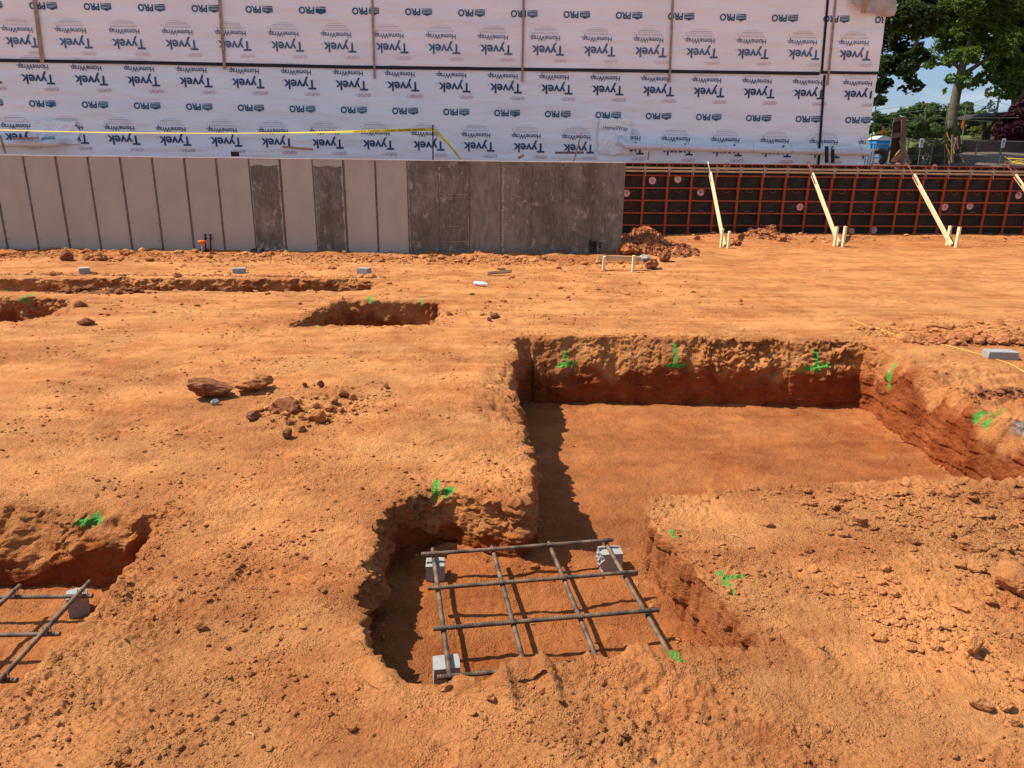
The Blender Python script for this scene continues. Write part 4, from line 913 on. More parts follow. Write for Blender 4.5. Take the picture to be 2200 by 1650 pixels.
uw = mk('upper_wrap', V1 - ob_, F1_, [m_wrap_up, m_navy_f, m_pink_f, m_fine, m_pro, m_wrap_up], M1, bld, True)
V0, F0 = wrap('w', 1.2, ZS, False, None); V1, F1_, M1 = printing(V0, F0, False, big_lo, pro_lo)
lw = mk('lower_wrap', V1 - ob_, F1_, [m_wrap_lo, m_navy, m_pink, m_fine, m_pro, m_wrap_lo], M1, bld, True)
for o in (uw, lw): o['label'] = 'upper faded strip of wrap' if o is uw else 'lower strip of wrap with dark print'
m = MB(ob_); m.box((BX0, BY, 1.2), (BX1 - .02, BY + 9, ZT - .05)); m.build('wall_sheathing', [m_greywood], bld)
m = MB(ob_); m.box((BX0 - .3, BY - .25, ZT), (BX1 + .3, BY + 9.3, ZT + .25)); m.build('roof', [m_roof], bld)
m = MB(ob_); m.box((BX1 - .015, BY + .3, 1.2), (BX1 + .10, BY + .5, ZS + .05)); m.build('corner_post', [m_darkwood], bld)
def tape_strip(pts, w, vertical=False):
    m = MB(ob_)
    for (a, b_) in zip(pts[:-1], pts[1:]):
        n = max(1, int(math.hypot(b_[0]-a[0], b_[1]-a[1])/.1))
        for i in range(n):
            P = [np.array(a) + (np.array(b_) - np.array(a))*t for t in (i/n, (i+1)/n)]
            q = []
            for p in P:
                for s in (-1, 1):
                    xx_, zz_ = (p[0] + s*w/2, p[1]) if vertical else (p[0], p[1] + s*w/2)
                    y = BY - .056 - max(float(wrinkle(np.array(xx_), np.array(p[1]), True)), float(wrinkle(np.array(xx_), np.array(p[1]), False))); q.append((xx_, y, zz_))
            m.add(q, [(0, 2, 3, 1) if not vertical else (0, 1, 3, 2)])
    return m.build('seam_tape', [m_tape], bld, True)
tape_strip([(BX0, ZS + .01), (-10, ZS + .02), (-4, ZS - .015), (2, ZS - .005), (9.0, ZS)], .085); tape_strip([(9.02, ZS + .03), (BX1, ZS + .03)], .075)
x1_, z1_ = wx(1776, 0); x2_, z2_ = wx(1763, 158); tape_strip([(x1_ + .02, ZT), (x1_, z1_), (x2_, ZS + .05)], .07, True)
x1_, z1_ = wx(1770, 158); x2_, z2_ = wx(1758, 345); tape_strip([(x1_, ZS - .04), (x2_ + .02, 1.3)], .07, True)
for (a, b_, w) in [((78,0),(95,136),.10), ((474,0),(485,150),.075), ((801,0),(806,170),.06), ((1125,0),(1122,176),.06), ((1444,0),(1437,178),.06), ((1792,5),(1775,184),.06)]:
    xa, za = wx(*a); xb, zb = wx(*b_); t = (ZT - .1 - zb)/(za - zb)
    m = MB(ob_); m.beam((xb + (xa-xb)*t, BY - .085, ZT - .1), (xb, BY - .085, zb), w, .02, (0, 1, 0)); m.build('batten', [m_batten], bld)
# loose brown flap at the top right corner
gx = np.linspace(0, 1, 40); U, Vv = np.meshgrid(gx, gx); xa, za = wx(1830, 2); xb, zb = wx(1906, 38)
X_ = xa + U*(BX1 + .14 - xa) - .1*(1-Vv)*(1-U) ; Zt = 6.6 - (6.6 - zb - .04 - .30*(1-U)**2*0)*(1 - Vv)*(.72 + .28*ss(.15, .45, U) + .05*np.sin(U*9))
Y_ = BY - .12 - .07*np.sin(U*7 + Vv*4) - .08*fb2(U*4, Vv*3, 3, 9) - .08*(1-Vv)
ii = np.arange(1600).reshape(40, 40); mk('loose_flap', np.stack([X_, Y_, Zt], -1).reshape(-1, 3) - ob_, np.stack([ii[:-1, :-1], ii[:-1, 1:], ii[1:, 1:], ii[1:, :-1]], -1).reshape(-1, 4), [m_flap], None, bld, True)['label'] = 'brown crumpled flap'
m = MB(ob_); p = AY(1858, 14, BY - .35); m.beam(p + np.array((.03, 0, .35)), p - np.array((.02, 0, .16)), .13, .02, (0, 1, 0)); m.build('wood_scrap', [m_board], bld)
# crumpled patches
def patch(px0, py0, px1, py1, seed, txts, name_label):
    (xa, za), (xb, zb) = wx(px0, py0), wx(px1, py1); n = 50; g = np.linspace(0, 1, n); U, Vv = np.meshgrid(g, g)
    ed = .06*fb2(U*3 + seed, Vv*3, 3, seed)
    X_ = xa + (xb-xa)*(U + ed*(np.abs(U - .5)*2)**2); Z_ = za + (zb-za)*(Vv + .8*ed*(np.abs(Vv - .5)*2)**2)
    hgt = lambda x_, z_: BY - .075 - .045*(.5 - np.abs(fb2(x_*2.4 + seed, z_*2.4, 4, seed + 3, .6))) - np.maximum(wrinkle(x_, z_, False), 0)
    V = np.stack([X_, hgt(X_, Z_), Z_], -1).reshape(-1, 3); ii = np.arange(n*n).reshape(n, n); F = np.stack([ii[:-1, :-1], ii[:-1, 1:], ii[1:, 1:], ii[1:, :-1]], -1).reshape(-1, 4); F = np.vstack([F[:, [0, 1, 2]], F[:, [0, 2, 3]]])
    Vs, Fs, Ms = [V], [F], [np.zeros(len(F), int)]; o = len(V)
    for s, cx, cy, w, h, rot in txts:
        T, Ft = T2(s, 0, 0, w, h, .006); c, sn = math.cos(rot), math.sin(rot); px_, pz_ = wx(cx, cy); x2 = T[:, 0]*c - T[:, 1]*sn + px_; z2 = T[:, 0]*sn + T[:, 1]*c + pz_
        Vs.append(np.stack([x2, hgt(x2, z2) - .006, z2], 1)); Fs.append(Ft + o); Ms.append(np.full(len(Ft), 1)); o += len(x2)
    q = mk('wrap_patch', np.vstack(Vs) - ob_, np.vstack(Fs), [m_wrap_lo, m_navy], np.concatenate(Ms), bld, True); q['label'] = name_label
patch(1283, 330, 1356, 255, 3, [('HomeWrap', 1294, 279, .70, .125, -.02)], 'crumpled square patch of wrap reading HomeWrap')
patch(75, 308, 168, 260, 9, [('HomeV', 121, 293, .36, .11, math.pi + .06)], 'crumpled patch of wrap round a pipe outlet')

# pipes along the foot of the building
def pipe(name, pts, r, label, m_=m_pipe, collars=()):
    org = np.array(pts[0], float); org[2] -= r; e = empty(name, org, label, 'pipe'); q = MB(org); q.tube(pts, r, 16); q.build('pipe_run', [m_], e, True)
    for c in collars:
        q = MB(org); a = np.array(c); q.tube([a - np.array((.06, 0, 0)), a + np.array((.06, 0, 0))], r*1.14, 16); q.build('coupling', [m_], e, True)
    return e
PY_ = BY - .32; A_ = AY(1345, 314, PY_); B_ = AY(1868, 329, PY_); C2 = A_ + np.array((-.1, .05, .09)); D2 = A_ + np.array((-.13, .25, .22))
pe = pipe('drain_pipe', [D2, C2, A_, (A_ + B_)/2, B_], .085, 'long white plastic pipe running low along the right half of the wrapped wall', collars=[AY(1430, 316.5, PY_), AY(1552, 320, PY_)])
for px in (1365, 1478, 1618, 1700, 1850):
    q = MB(np.array(pe.location)); p = AY(px, 315 + (px-1345)*.0287, PY_); q.tube([p + np.array((.03, .2, .22)), p + np.array((0, 0, .11)), p + np.array((-.005, -.09, 0)), p + np.array((0, -.02, -.09))], .008, 6); q.build('hanger_wire', [m_galv], pe)
pipe('drain_pipe', [AY(-160, 308, PY_), AY(60, 308.5, PY_), AY(120, 309, PY_), AY(134, 304, PY_ + .1)], .095, 'short white plastic pipe at the left foot of the wrapped wall')
def stick(name, a, b_, w, h, m_, label, cat, up=(0, 0, 1), group=None):
    a = np.array(a, float); b_ = np.array(b_, float); org = (a + b_)/2; org[2] = min(a[2], b_[2]); o = MB(org).beam(a, b_, w, h, up).build(name, [m_], None, bevel=.003); o.location = org; return tag(o, label, cat, group)
SY = 21.2
TZ = 1.60
stick('wooden_board', AY(607, 316, SY), AY(672, 321, SY), .09, .06, m_board, 'light brown board lying level in front of the wrapped wall, left half', 'board')
stick('wooden_board', AY(1193, 328, SY), AY(1254, 328, SY), .09, .06, m_greywood, 'greyish board lying level left of the leaning pink-topped stake', 'board')
stick('wooden_board', AY(1113, 340, SY), AY(1126, 333, SY), .09, .08, m_batten, 'short tilted board end poking above the concrete wall', 'board')
stick('wooden_board', AY(82, 296, PY_ - .15), AY(28, 298, PY_ - .15), .09, .05, m_board, 'board resting on the short white pipe at far left', 'board')
stick('wooden_board', AY(497, 331, SY), AY(513, 331, SY), .09, .12, m_darkwood, 'short dark block sticking up above the light wall', 'board')
stick('survey_stake', AY(1392, 344, 20.6), AY(1394, 325, 20.6), .05, .02, m_batten, 'short brown stake just right of the end of the concrete wall', 'stake')
e = empty('survey_stake', AY(1233, 347, 21.0), 'thin leaning stake with a pink tip before the wrapped wall', 'stake'); a, b_ = AY(1233, 347, 21.0), AY(1249, 286, 21.0); c_ = a + (b_-a)*.9
MB(a).beam(a, c_, .035, .015, (0, 1, 0)).build('stake_shaft', [m_batten], e); MB(a).beam(c_, b_, .037, .017, (0, 1, 0)).build('pink_tip', [m_pinkr], e)
stick('wooden_stake', AY(0, 290, 19.5), AY(12, 330, 19.5), .05, .02, m_batten, 'leaning weathered stake at the left edge in front of the wrapped wall', 'stake')
for px, lb in ((1776, 'left black plastic stub under the white pipe'), (1789, 'right black plastic stub under the white pipe')):
    a, b_ = AY(px, 316 if px == 1776 else 322, 21.3), AY(px, 350, 21.3); org = b_; o = MB(org).tube([b_, a], .05, 10).tube([a, a + np.array((0, 0, .02))], .06, 10).build('drain_stub', [m_black], None); o.location = org; tag(o, lb, 'pipe stub')
# caution tape with its post
TY_ = 20.3
def ribbon(m, pts, w, tilt=0.0, mi=0):
    V = []
    for i, p in enumerate(pts):
        d = np.array(pts[min(i+1, len(pts)-1)]) - np.array(pts[max(i-1, 0)]); d = d/np.linalg.norm(d); n = np.cross(d, (0, 1, 0)); tl = tilt(i/(len(pts)-1)) if callable(tilt) else tilt
        n = n*math.cos(tl) + np.array((0, 1, 0))*math.sin(tl); V += [np.array(p) - n*w/2, np.array(p) + n*w/2]
    m.add(V, [(2*i, 2*i+2, 2*i+3, 2*i+1) for i in range(len(pts)-1)], mi); return V
def text_on(m, s, p0, d, w, h, mi, lift=.004, rot180=False):
    T, Ft = T2(s, 0, 0, w, h, .01); d = np.array(d)/np.linalg.norm(d); n = np.cross(d, (0, 1, 0)); n = -n if n[2] < 0 else n
    if rot180: T = np.array([w, h]) - T
    m.add([np.array(p0) + d*a + n*b_ - np.array((0, lift, 0)) for a, b_ in T], [tuple(f) for f in Ft], mi)
ptop = AY(930, 268, TY_); pbot = AY(930, 345, TY_); org = pbot
cp = empty('caution_tape', pbot, 'yellow caution tape strung from the left edge to a black post with its tail hanging', 'caution tape')
o = MB(pbot).tube([pbot - np.array((0, 0, .1)), ptop], .018, 8).build('post', [m_black], cp)
L0 = AY(-60, 277, TY_ - .8); Rr = AY(930, 277.5, TY_); pts = [L0 + (Rr - L0)*t - np.array((0, 0, .10*4*t*(1-t))) for t in np.linspace(0, 1, 90)]
m = MB(pbot); tw = lambda t: 1.32 - 1.2*ss(.62, .97, np.array(t)); ribbon(m, pts, .075, tw)
for k in range(5):
    i = 74 + k*3
    if i < 88: text_on(m, 'CAUTION', pts[i-1] - np.array((0, 0, .022)), pts[i+1] - pts[i-1], .30, .042, 1, .03)
m.build('long_ribbon', [m_yellow, m_black], cp)
m = MB(pbot); a, b_ = AY(932, 279, TY_ - .02), AY(990, 344, TY_ - .1); pts = [a + (b_-a)*t + np.array((.05*math.sin(t*3), 0, 0)) for t in np.linspace(0, 1, 20)]; ribbon(m, pts, .075, lambda t: .3 + .9*t)
text_on(m, 'CAUTION', pts[6] + np.array((-.025, 0, -.01)), pts[12] - pts[6], .32, .04, 1, .03); text_on(m, 'CAUTION', pts[13] + np.array((-.02, 0, -.01)), pts[19] - pts[13], .26, .04, 1, .03)
m.build('hanging_tail', [m_yellow, m_black], cp)

# ------------------------------------------------------------------ small things on the pad
def dowels(name, cols, label, y_off=0.0):
    base = AZ(np.mean([c[0] for c in cols]), cols[0][2], 0.0); e = empty(name, (base[0], base[1], gz(base[0], base[1])), label, 'rebar dowels'); org = np.array(e.location)
    for px, pt, pb, dy in cols:
        a = AZ(px, pb, 0); a[1] += dy; t = AY(px, pt, a[1]); q = MB(org); q.tube([(a[0], a[1], -.1), (t[0], a[1], t[2])], .016, 8); q.tube([(t[0], a[1], t[2] - .025), (t[0], a[1], t[2])], .032, 8); q.tube([(t[0], a[1], t[2] - .10), (t[0], a[1], t[2] - .07)], .030, 8); q.build('dowel', [m_redst if False else m_darksteel], e, True)
m_darksteel = mat('dark_rusty_steel', (.035, .025, .022), .7, metal=.3, var=.3)
dowels('anchor_bolts', [(441,503,543,0),(445,504,541,.05),(452,503,543,0),(457,504,541,.05)], 'four tall dark anchor bolts beside the orange-capped stake')
dowels('anchor_bolts', [(1269,516,549,0),(1276,519,549,.03),(1280,518,550,0),(1289,521,549,.03)], 'four dark anchor bolts at the right end of the dark wall')
dowels('anchor_bolts', [(541,535,545,0),(547,534,545,.03),(560,535,546,0),(565,534,545,.03)], 'four short grey anchor bolts at the foot of the first dark panel')
b0 = AZ(434, 549, 0); e = empty('capped_stake', b0, 'short rod with a wide orange safety cap before the light wall', 'stake'); t = AY(434, 518, b0[1])
MB(b0).tube([b0 - np.array((0, 0, .1)), t], .015, 8).build('rod', [m_galv], e, True)
MB(b0).tube([t - np.array((0, 0, .07)), t - np.array((0, 0, .02))], [.03, .045], 12).tube([t - np.array((0, 0, .02)), t + np.array((0, 0, .01))], .075, 14).build('safety_cap', [m_orangep], e, True)
a = AZ(1355, 548, 0); o = MB(a).tube([a - np.array((0, 0, .1)), AY(1357, 487, a[1])], .010, 6).build('rusty_rod', [m_darksteel], None); o.location = a; tag(o, 'thin rusty rod standing in the red boulder heap', 'rod')
# batter board
l, r_ = AZ(1297, 580, .0), AZ(1360, 583, .0); e = empty('batter_board', (l + r_)/2, 'low pine batter board of one rail on two posts', 'batter board'); org = np.array(e.location)
for p, tp in ((l, 551), (r_, 549)): t = AY((1298 if p is l else 1361), tp, p[1]); MB(org).box((p[0] - .022, p[1] - .04, -.1), (p[0] + .022, p[1] + .04, t[2])).build('post', [m_pine], e)
a, b_ = AY(1284, 553, l[1] + .07), AY(1377, 557, l[1] + .07); MB(org).beam(a, b_, .036, .085).build('rail', [m_pine2], e)
a, b_ = AZ(1047, 587, .04), AZ(1099, 583, .06); stick('wooden_board', a, b_ , .08, .04, m_board, 'brown offcut board lying on the ground left of the batter board', 'board', (0, .4, 1))
# bottle
p = AZ(1031, 613, 0.0); e = empty('plastic_bottle', (p[0], p[1], gz(p[0], p[1])), 'clear crumpled plastic bottle lying on the ground', 'bottle'); org = np.array(e.location); q0 = org + np.array((-.085, .04, .035)); q1 = org + np.array((.08, -.05, .035)); dd = q1 - q0
MB(org).tube([q0, q0 + dd*.1, q0 + dd*.3, q0 + dd*.45, q0 + dd*.6, q0 + dd*.8, q0 + dd*1.0, q0 + dd*1.12], [.028, .034, .033, .028, .034, .034, .03, .013], 14).build('bottle_body', [m_clear], e, True)
MB(org).tube([q0 + dd*1.12, q0 + dd*1.22], .016, 12).build('cap', [m_whitep], e, True)
# string line
pts = [AZ(1830 + 370*t + 40*t*t, 690 + 112*t + 3*math.sin(t*7), 0) for t in np.linspace(0, 1, 24)]; m = MB(pts[0]); m.tube([(p[0], p[1], gz(p[0], p[1]) + .008) for p in pts], .0035, 5); o = m.build('string_line', [m_yellow], None); o.location = pts[0]; tag(o, 'thin yellow string line lying across the ground behind the big pit', 'string')
for i, (a, b_, lb) in enumerate([((528,1572),(540,1592),'pale dry straw on the bare ground, lower left'), ((1570,1145),(1600,1160),'curved pale root on the soil bank right of the near pit'), ((1425,1490),(1432,1510),'short pale wood splinter beside the pressed ridges')]):
    A2, B2 = AZ(*a), AZ(*b_); zz = max(gz(A2[0], A2[1]), gz(B2[0], B2[1])) + .006; mid = (A2 + B2)/2 + np.array((.01, .012, 0)); mm = MB(A2); mm.tube([(A2[0]*(1-t) + B2[0]*t + .012*math.sin(t*3.1), A2[1]*(1-t) + B2[1]*t + .008*math.sin(t*3.1), zz + .004*math.sin(t*3.1)) for t in np.linspace(0, 1, 9)], [.0014, .002, .0022, .0022, .002, .002, .0018, .0014, .001], 6); o = mm.build('dry_straw', [m_board], None, True); o.location = A2; tag(o, lb, 'straw')

# ------------------------------------------------------------------ upper terrace and hill behind the wall
def terr(x, y):
    z = 1.25 + .30*ss(28, 42, y) + .012*np.clip(y - 60, 0, 400)
    k = ss(26.2, 29.5, x)
    z = z + k*(.85*ss(42, 51.5, y) + .75*ss(51.9, 52.3, y)) + .8*ss(52, 75, y)
    return z
ex = np.concatenate([np.linspace(-120, -10, 12), np.linspace(-8, 60, 60), np.linspace(65, 260, 12)]); ey = np.concatenate([np.array([19.75]), np.linspace(20.2, 51.8, 60), np.linspace(52, 52.4, 6), np.linspace(53, 100, 40), np.linspace(110, 900, 14)])
X, Y = np.meshgrid(ex, ey); Zt = terr(X, Y) + .05*fb2(X*.3, Y*.3, 3, 9)
V = np.stack([X, Y, Zt], -1).reshape(-1, 3); ii = np.arange(len(ex)*len(ey)).reshape(len(ey), len(ex)); F = np.stack([ii[:-1, :-1], ii[:-1, 1:], ii[1:, 1:], ii[1:, :-1]], -1).reshape(-1, 4)
cy = V[F[:, 0], 1]; mi = np.where(cy < 36, 0, np.where(cy < 51.5, 1, 2))
tag(mk('upper_ground', V, F, [m_soil, m_mulch, m_grass], mi, None, True, {'red': np.zeros(len(V)), 'paint': np.zeros(len(V)), 'grey': np.zeros(len(V))}), 'upper ground with mulch bank and grass hill beyond the site', kind='structure')
b = MB(); b.box((-120, 19.9, -1.5), (260, 20.15, 1.50)); tag(b.build('earth_bank', [m_soil]), 'cut earth bank behind the formwork', kind='structure')

# ------------------------------------------------------------------ vegetation
def leaves(n, blobs, size, seed, flat=.35, thr=-.13):
    r_ = np.random.default_rng(seed); vol = np.array([b_[3]*b_[4]*b_[5] for b_ in blobs]); vol = vol**.8; pk = r_.choice(len(blobs), n, p=vol/vol.sum()); B = np.array(blobs)[pk]
    d = r_.normal(size=(n, 3)); d /= np.linalg.norm(d, axis=1)[:, None]; rad = r_.uniform(.35, 1.0, n)**.45
    P = B[:, :3] + d*B[:, 3:6]*rad[:, None]
    P += .35*B[:, 3:4]*np.stack([n3(P[:, 0]*.9 + i*7, P[:, 1]*.9, P[:, 2]*.9, seed) for i in range(3)], 1)
    keep = fb3(P[:, 0]*.7, P[:, 1]*.7, P[:, 2]*.9, 2, seed + 5) > thr; P = P[keep]; n = len(P)
    a = r_.normal(size=(n, 3)); a[:, 2] *= flat; a /= np.linalg.norm(a, axis=1)[:, None]; b_ = r_.normal(size=(n, 3)); b_ -= (b_*a).sum(1)[:, None]*a; b_ /= np.linalg.norm(b_, axis=1)[:, None]
    s = size*r_.uniform(.6, 1.3, n)[:, None]; V = np.stack([P - a*s*.5, P + b_*s*.32, P + a*s*.5, P - b_*s*.32], 1).reshape(-1, 3); return V, np.arange(4*n).reshape(n, 4)
def blobs_for(c, rx, ry, rz_, k, seed, sz=.42):
    r_ = np.random.default_rng(seed); out = []
    for i in range(k):
        d = r_.normal(size=3); d /= np.linalg.norm(d); q = r_.uniform(.3, .95); s = sz*r_.uniform(.7, 1.2); out.append((c[0] + d[0]*rx*q, c[1] + d[1]*ry*q, c[2] + d[2]*rz_*q, rx*s*.8, ry*s*.8, rz_*s*.62))
    return out
def tree(base, trunk_pts, radii, blobs, n, size, lm, label, seed, name='tree', group=None, cat='tree', limbs=()):
    e = empty(name, base, label, cat, group); org = np.array(e.location)
    m = MB(org); m.tube(trunk_pts, radii, 12)
    for l, rr_ in limbs: m.tube(l, rr_, 8)
    m.build('trunk', [m_bark], e, True)
    V, F = leaves(n, blobs, size, seed); mk('crown', V - org, F, lm, None, e); return e
# the big maple
Ym = 60.0
def a60(px, py, Y=Ym): return AY(px, py, Y)
b0 = a60(2046, 300); b0[2] = terr(b0[0], Ym) - .1
tp = [b0, a60(2044, 265), a60(2052, 215), a60(2060, 175), a60(2068, 140), a60(2085, 90), a60(2100, 40), a60(2105, -30)]
def pb(lst, Y, dz=1.0):
    out = []
    for px, py, r in lst:
        p = AY(px, py, Y + random.uniform(-3.5, 3.5)); q = r*Y*.955/FPX; out.append((p[0], p[1], p[2], q, q*1.2, q*.8))
    return out
bl = pb([(2035,90,30),(2015,60,26),(2060,60,36),(2095,60,40),(2130,70,36),(2165,90,34),(2110,110,34),(2150,130,36),(2075,120,24),(2040,130,18),(2015,130,18),(2000,115,14),(1998,140,12),(2045,170,14),(2038,195,10),(2085,170,18),(2120,165,22),(2150,160,26),(2180,170,24),(2195,120,34),(2060,20,40),(2110,10,44),(2160,20,44),(2200,50,40),(2020,20,34),(2130,195,14),(2165,200,16),(2090,185,10),(2110,-60,70),(2190,-40,70),(2040,-50,50),(2240,60,60),(2250,140,40),(2075,225,9),(2030,200,7)], Ym)
tree(b0, tp, [.56, .42, .34, .32, .27, .22, .17, .1], bl, 88000, .26, m_leaf_a, 'large sunlit maple with a pale leaning trunk beyond the fence', 3,
     limbs=[([a60(2062,165), a60(2088,148), a60(2130,120), a60(2170,95)], [.22,.17,.11,.05]), ([a60(2056,195), a60(2085,178), a60(2100,160)], [.16,.12,.06]), ([a60(2064,150), a60(2040,125), a60(2015,105)], [.16,.1,.05]), ([a60(2030,133,60), a60(2003,105)], [.07, .03]), ([a60(2090,80), a60(2140,40), a60(2180,0)], [.2,.12,.06])])
# dark tree whose crown hangs beside the building
Y2 = 46.0; b0 = AY(1838, 330, Y2); b0[2] = terr(b0[0], Y2)
bl = pb([(1900,40,34),(1930,30,34),(1960,40,30),(1985,60,24),(1900,90,30),(1940,90,30),(1965,100,22),(1975,120,20),(1905,140,26),(1940,140,28),(1962,165,22),(1900,185,20),(1890,215,14),(1925,180,20),(1968,185,14),(1955,195,12),(1880,160,24),(1900,-30,60),(1980,-20,50),(1850,60,60),(1840,140,50),(1990,20,30),(2010,50,20),(1905,225,8)], Y2)
tree(b0, [b0, AY(1840,200,Y2), AY(1850,60,Y2), AY(1850,-60,Y2)], [.5,.42,.3,.15], bl, 36000, .27, m_leaf_b, 'dark shaded tree overhanging just right of the wrapped building', 9, limbs=[([AY(1845,170,Y2), AY(1885,150,Y2), AY(1930,120,Y2), AY(1960,110,Y2)], [.14,.09,.05,.02])])
# dark tree behind the maple, right
Y3 = 74.0; b0 = AY(2185, 290, Y3); b0[2] = terr(b0[0], Y3)
bl = pb([(2170,40,40),(2200,100,40),(2180,140,36),(2190,190,28),(2165,175,22),(2200,215,16),(2150,100,34),(2120,30,44),(2080,30,40),(2230,80,60),(2040,40,34),(2020,10,30),(1980,30,30),(2060,100,24)], Y3)
tree(b0, [b0, AY(2188,150,Y3), AY(2190,0,Y3)], [.6,.45,.2], bl, 34000, .36, m_leaf_b, 'dark tree behind and right of the sunlit maple', 12)
# tree line
gl = 'trees of the far tree line'
lb_ = ['far tree right beside the building edge', 'far bright bushy tree left of the timber hoarding', 'far broad tree above the portable toilet', 'far rounded tree left of the maple trunk', 'far tallest rounded tree behind the maple trunk', 'far tree just left of the maple trunk', 'far tree just right of the maple trunk', 'far tree below the utility pole', 'far tree behind the gazebo roof', 'far tree at the right edge behind the plum', 'far low tree at the hoarding', 'far low tree between two netting poles']
for i, (px, py, w) in enumerate([(1888,262,30),(1915,250,38),(1945,245,36),(1972,238,40),(2005,228,46),(2028,232,40),(2082,255,34),(2112,262,34),(2150,255,40),(2190,262,38),(1935,275,34),(2000,270,40)]):
    Yt = 96 + 4*(i % 4) - (14 if i > 9 else 0); b0 = AY(px, 330, Yt); b0[2] = terr(b0[0], Yt) - .2; r = w*Yt*.955/FPX; top = AY(px, py - 18, Yt)[2]; h = top - b0[2]; c = (b0[0], Yt, b0[2] + h*.46)
    bl = blobs_for(c, r, r, h*.56, 18, 50 + i, .5); tree(b0, [b0, (b0[0], Yt, b0[2] + h*.6)], [.3, .12], bl, 11000, .40, m_leaf_c, lb_[i], 70 + i, 'far_tree', gl)
# small conifer
Yc = 110; b0 = AY(2108, 330, Yc); b0[2] = terr(b0[0], Yc); top = AY(2108, 214, Yc)[2]; H_ = top - b0[2]; e = empty('pine_tree', b0, 'slender grey-green pine rising above the tree line near the utility pole', 'tree'); MB(b0).tube([b0, (b0[0], Yc, top)], [.2, .03], 8).build('trunk', [m_bark], e)
V_ = []; r_ = np.random.default_rng(4)
bl = [(b0[0] + math.cos(k*2.4)*(1.9*(1 - k/26)), Yc + math.sin(k*2.4)*(1.9*(1-k/26)), b0[2] + H_*(.35 + .64*k/26), 1.0*(1.15 - k/26), 1.0*(1.15 - k/26), .22) for k in range(26)]
V, F = leaves(2600, bl, .28, 8); mk('crown', V - b0, F, m_leaf_d, None, e)
# shrubs
gs = 'rounded shrubs behind the chain-link fence'
for i, (px, py, w, h, lb, Ys) in enumerate([(1900,322,34,40,'olive shrub behind the portable toilet',58.5),(1970,330,30,62,'rounded shrub right of the timber hoarding',47),(2030,338,36,66,'largest rounded shrub in front of the maple trunk',46.5),(2105,292,34,24,'low round bush on the grass right of the maple trunk',66),(2000,300,30,34,'low bush on the grass left of the maple trunk',64),(1945,300,30,36,'low bush behind the hoarding top',64),(2135,296,20,20,'low bush beside the gazebo post',70)]):
    b0 = AY(px, 335, Ys); b0[2] = terr(b0[0], Ys) - .1; r = w*Ys*.955/FPX; zt = AY(px, py - h, Ys)[2]; hh = max(.8, zt - b0[2]); bl = blobs_for((b0[0], Ys, b0[2] + hh*.48), r*1.0, r*1.0, hh*.56, 20, 90 + i, .6)
    e = empty('shrub', b0, lb, 'shrub', gs); V, F = leaves(9000, bl, .13, 20 + i); mk('foliage', V - b0, F, m_leaf_s if i in (0, 1, 2, 3) else m_leaf_c, None, e); MB(b0).tube([b0, b0 + np.array((0, 0, hh*.5))], [.07, .03], 6).build('stem', [m_bark], e)
Yp = 54; b0 = AY(2178, 335, Yp); b0[2] = terr(b0[0], Yp); bl = pb([(2175,255,24),(2195,240,26),(2160,270,20),(2180,280,24),(2150,285,14),(2200,270,30),(2160,250,10),(2215,285,34)], Yp)
tree(b0, [b0, AY(2178, 270, Yp)], [.15, .08], bl, 20000, .17, m_leaf_p, 'dark purple plum tree at the right edge beside the gazebo', 31, 'plum_tree')

# ------------------------------------------------------------------ things behind the forms
# portable toilet
Yt = 50.5; a = AY(1884, 300, Yt)[0]; b_ = AY(1914, 300, Yt)[0]; zb = terr(a, Yt); zt = AY(1900, 302, Yt)[2]; org = np.array([(a+b_)/2, Yt, zb]); e = empty('portable_toilet', org, 'blue portable toilet with a white roof', 'portable toilet')
MB(org).box((a, Yt, zb), (b_, Yt + 1.1, zt)).build('cabin', [m_bluep], e, bevel=.03)
MB(org).box((a + .12, Yt - .03, zb + .12), (b_ - .35, Yt - .001, zt - .12)).box((a + .22, Yt - .045, zt - .75), (b_ - .45, Yt - .031, zt - .35)).build('door', [mat('blue_plastic_light', (.03, .36, .78), .4)], e, bevel=.01)
q = MB(org); n = 12
for k in range(n):
    t0, t1 = k/n, (k+1)/n; x0, x1 = a - .06 + (b_-a+.12)*t0, a - .06 + (b_-a+.12)*t1; z0, z1 = zt + .08 + .22*math.sin(math.pi*t0), zt + .08 + .22*math.sin(math.pi*t1)
    q.add([(x0, Yt - .06, zt), (x1, Yt - .06, zt), (x1, Yt - .06, z1), (x0, Yt - .06, z0), (x0, Yt + 1.16, zt), (x1, Yt + 1.16, zt), (x1, Yt + 1.16, z1), (x0, Yt + 1.16, z0)], [(0,1,2,3),(7,6,5,4),(3,2,6,7),(0,4,5,1)])
q.build('roof', [m_whitep], e)
# white slatted barrier stack
Yw = 40; org = AY(1867, 346, Yw); org[2] = terr(org[0], Yw); e = empty('plastic_barrier', org, 'white slatted plastic barriers left of the portable toilet', 'barrier')
for k, (pt, pb_) in enumerate(((320,328),(331,338),(340,350))): p, q = AY(1851, pt, Yw), AY(1888, pb_, Yw); MB(org).box((p[0], Yw, q[2]), (q[0], Yw + .4, p[2])).build('barrier_panel', [m_whitep], e)
q = MB(org)
for px in (1856, 1862, 1868, 1874, 1880): p = AY(px, 318, Yw); q.box((p[0] - .02, Yw - .03, org[2]), (p[0] + .02, Yw - .005, AY(px, 321, Yw)[2]))
q.build('barrier_slat', [mat('grey_shadow_slat', (.25, .25, .25), .7)], e)
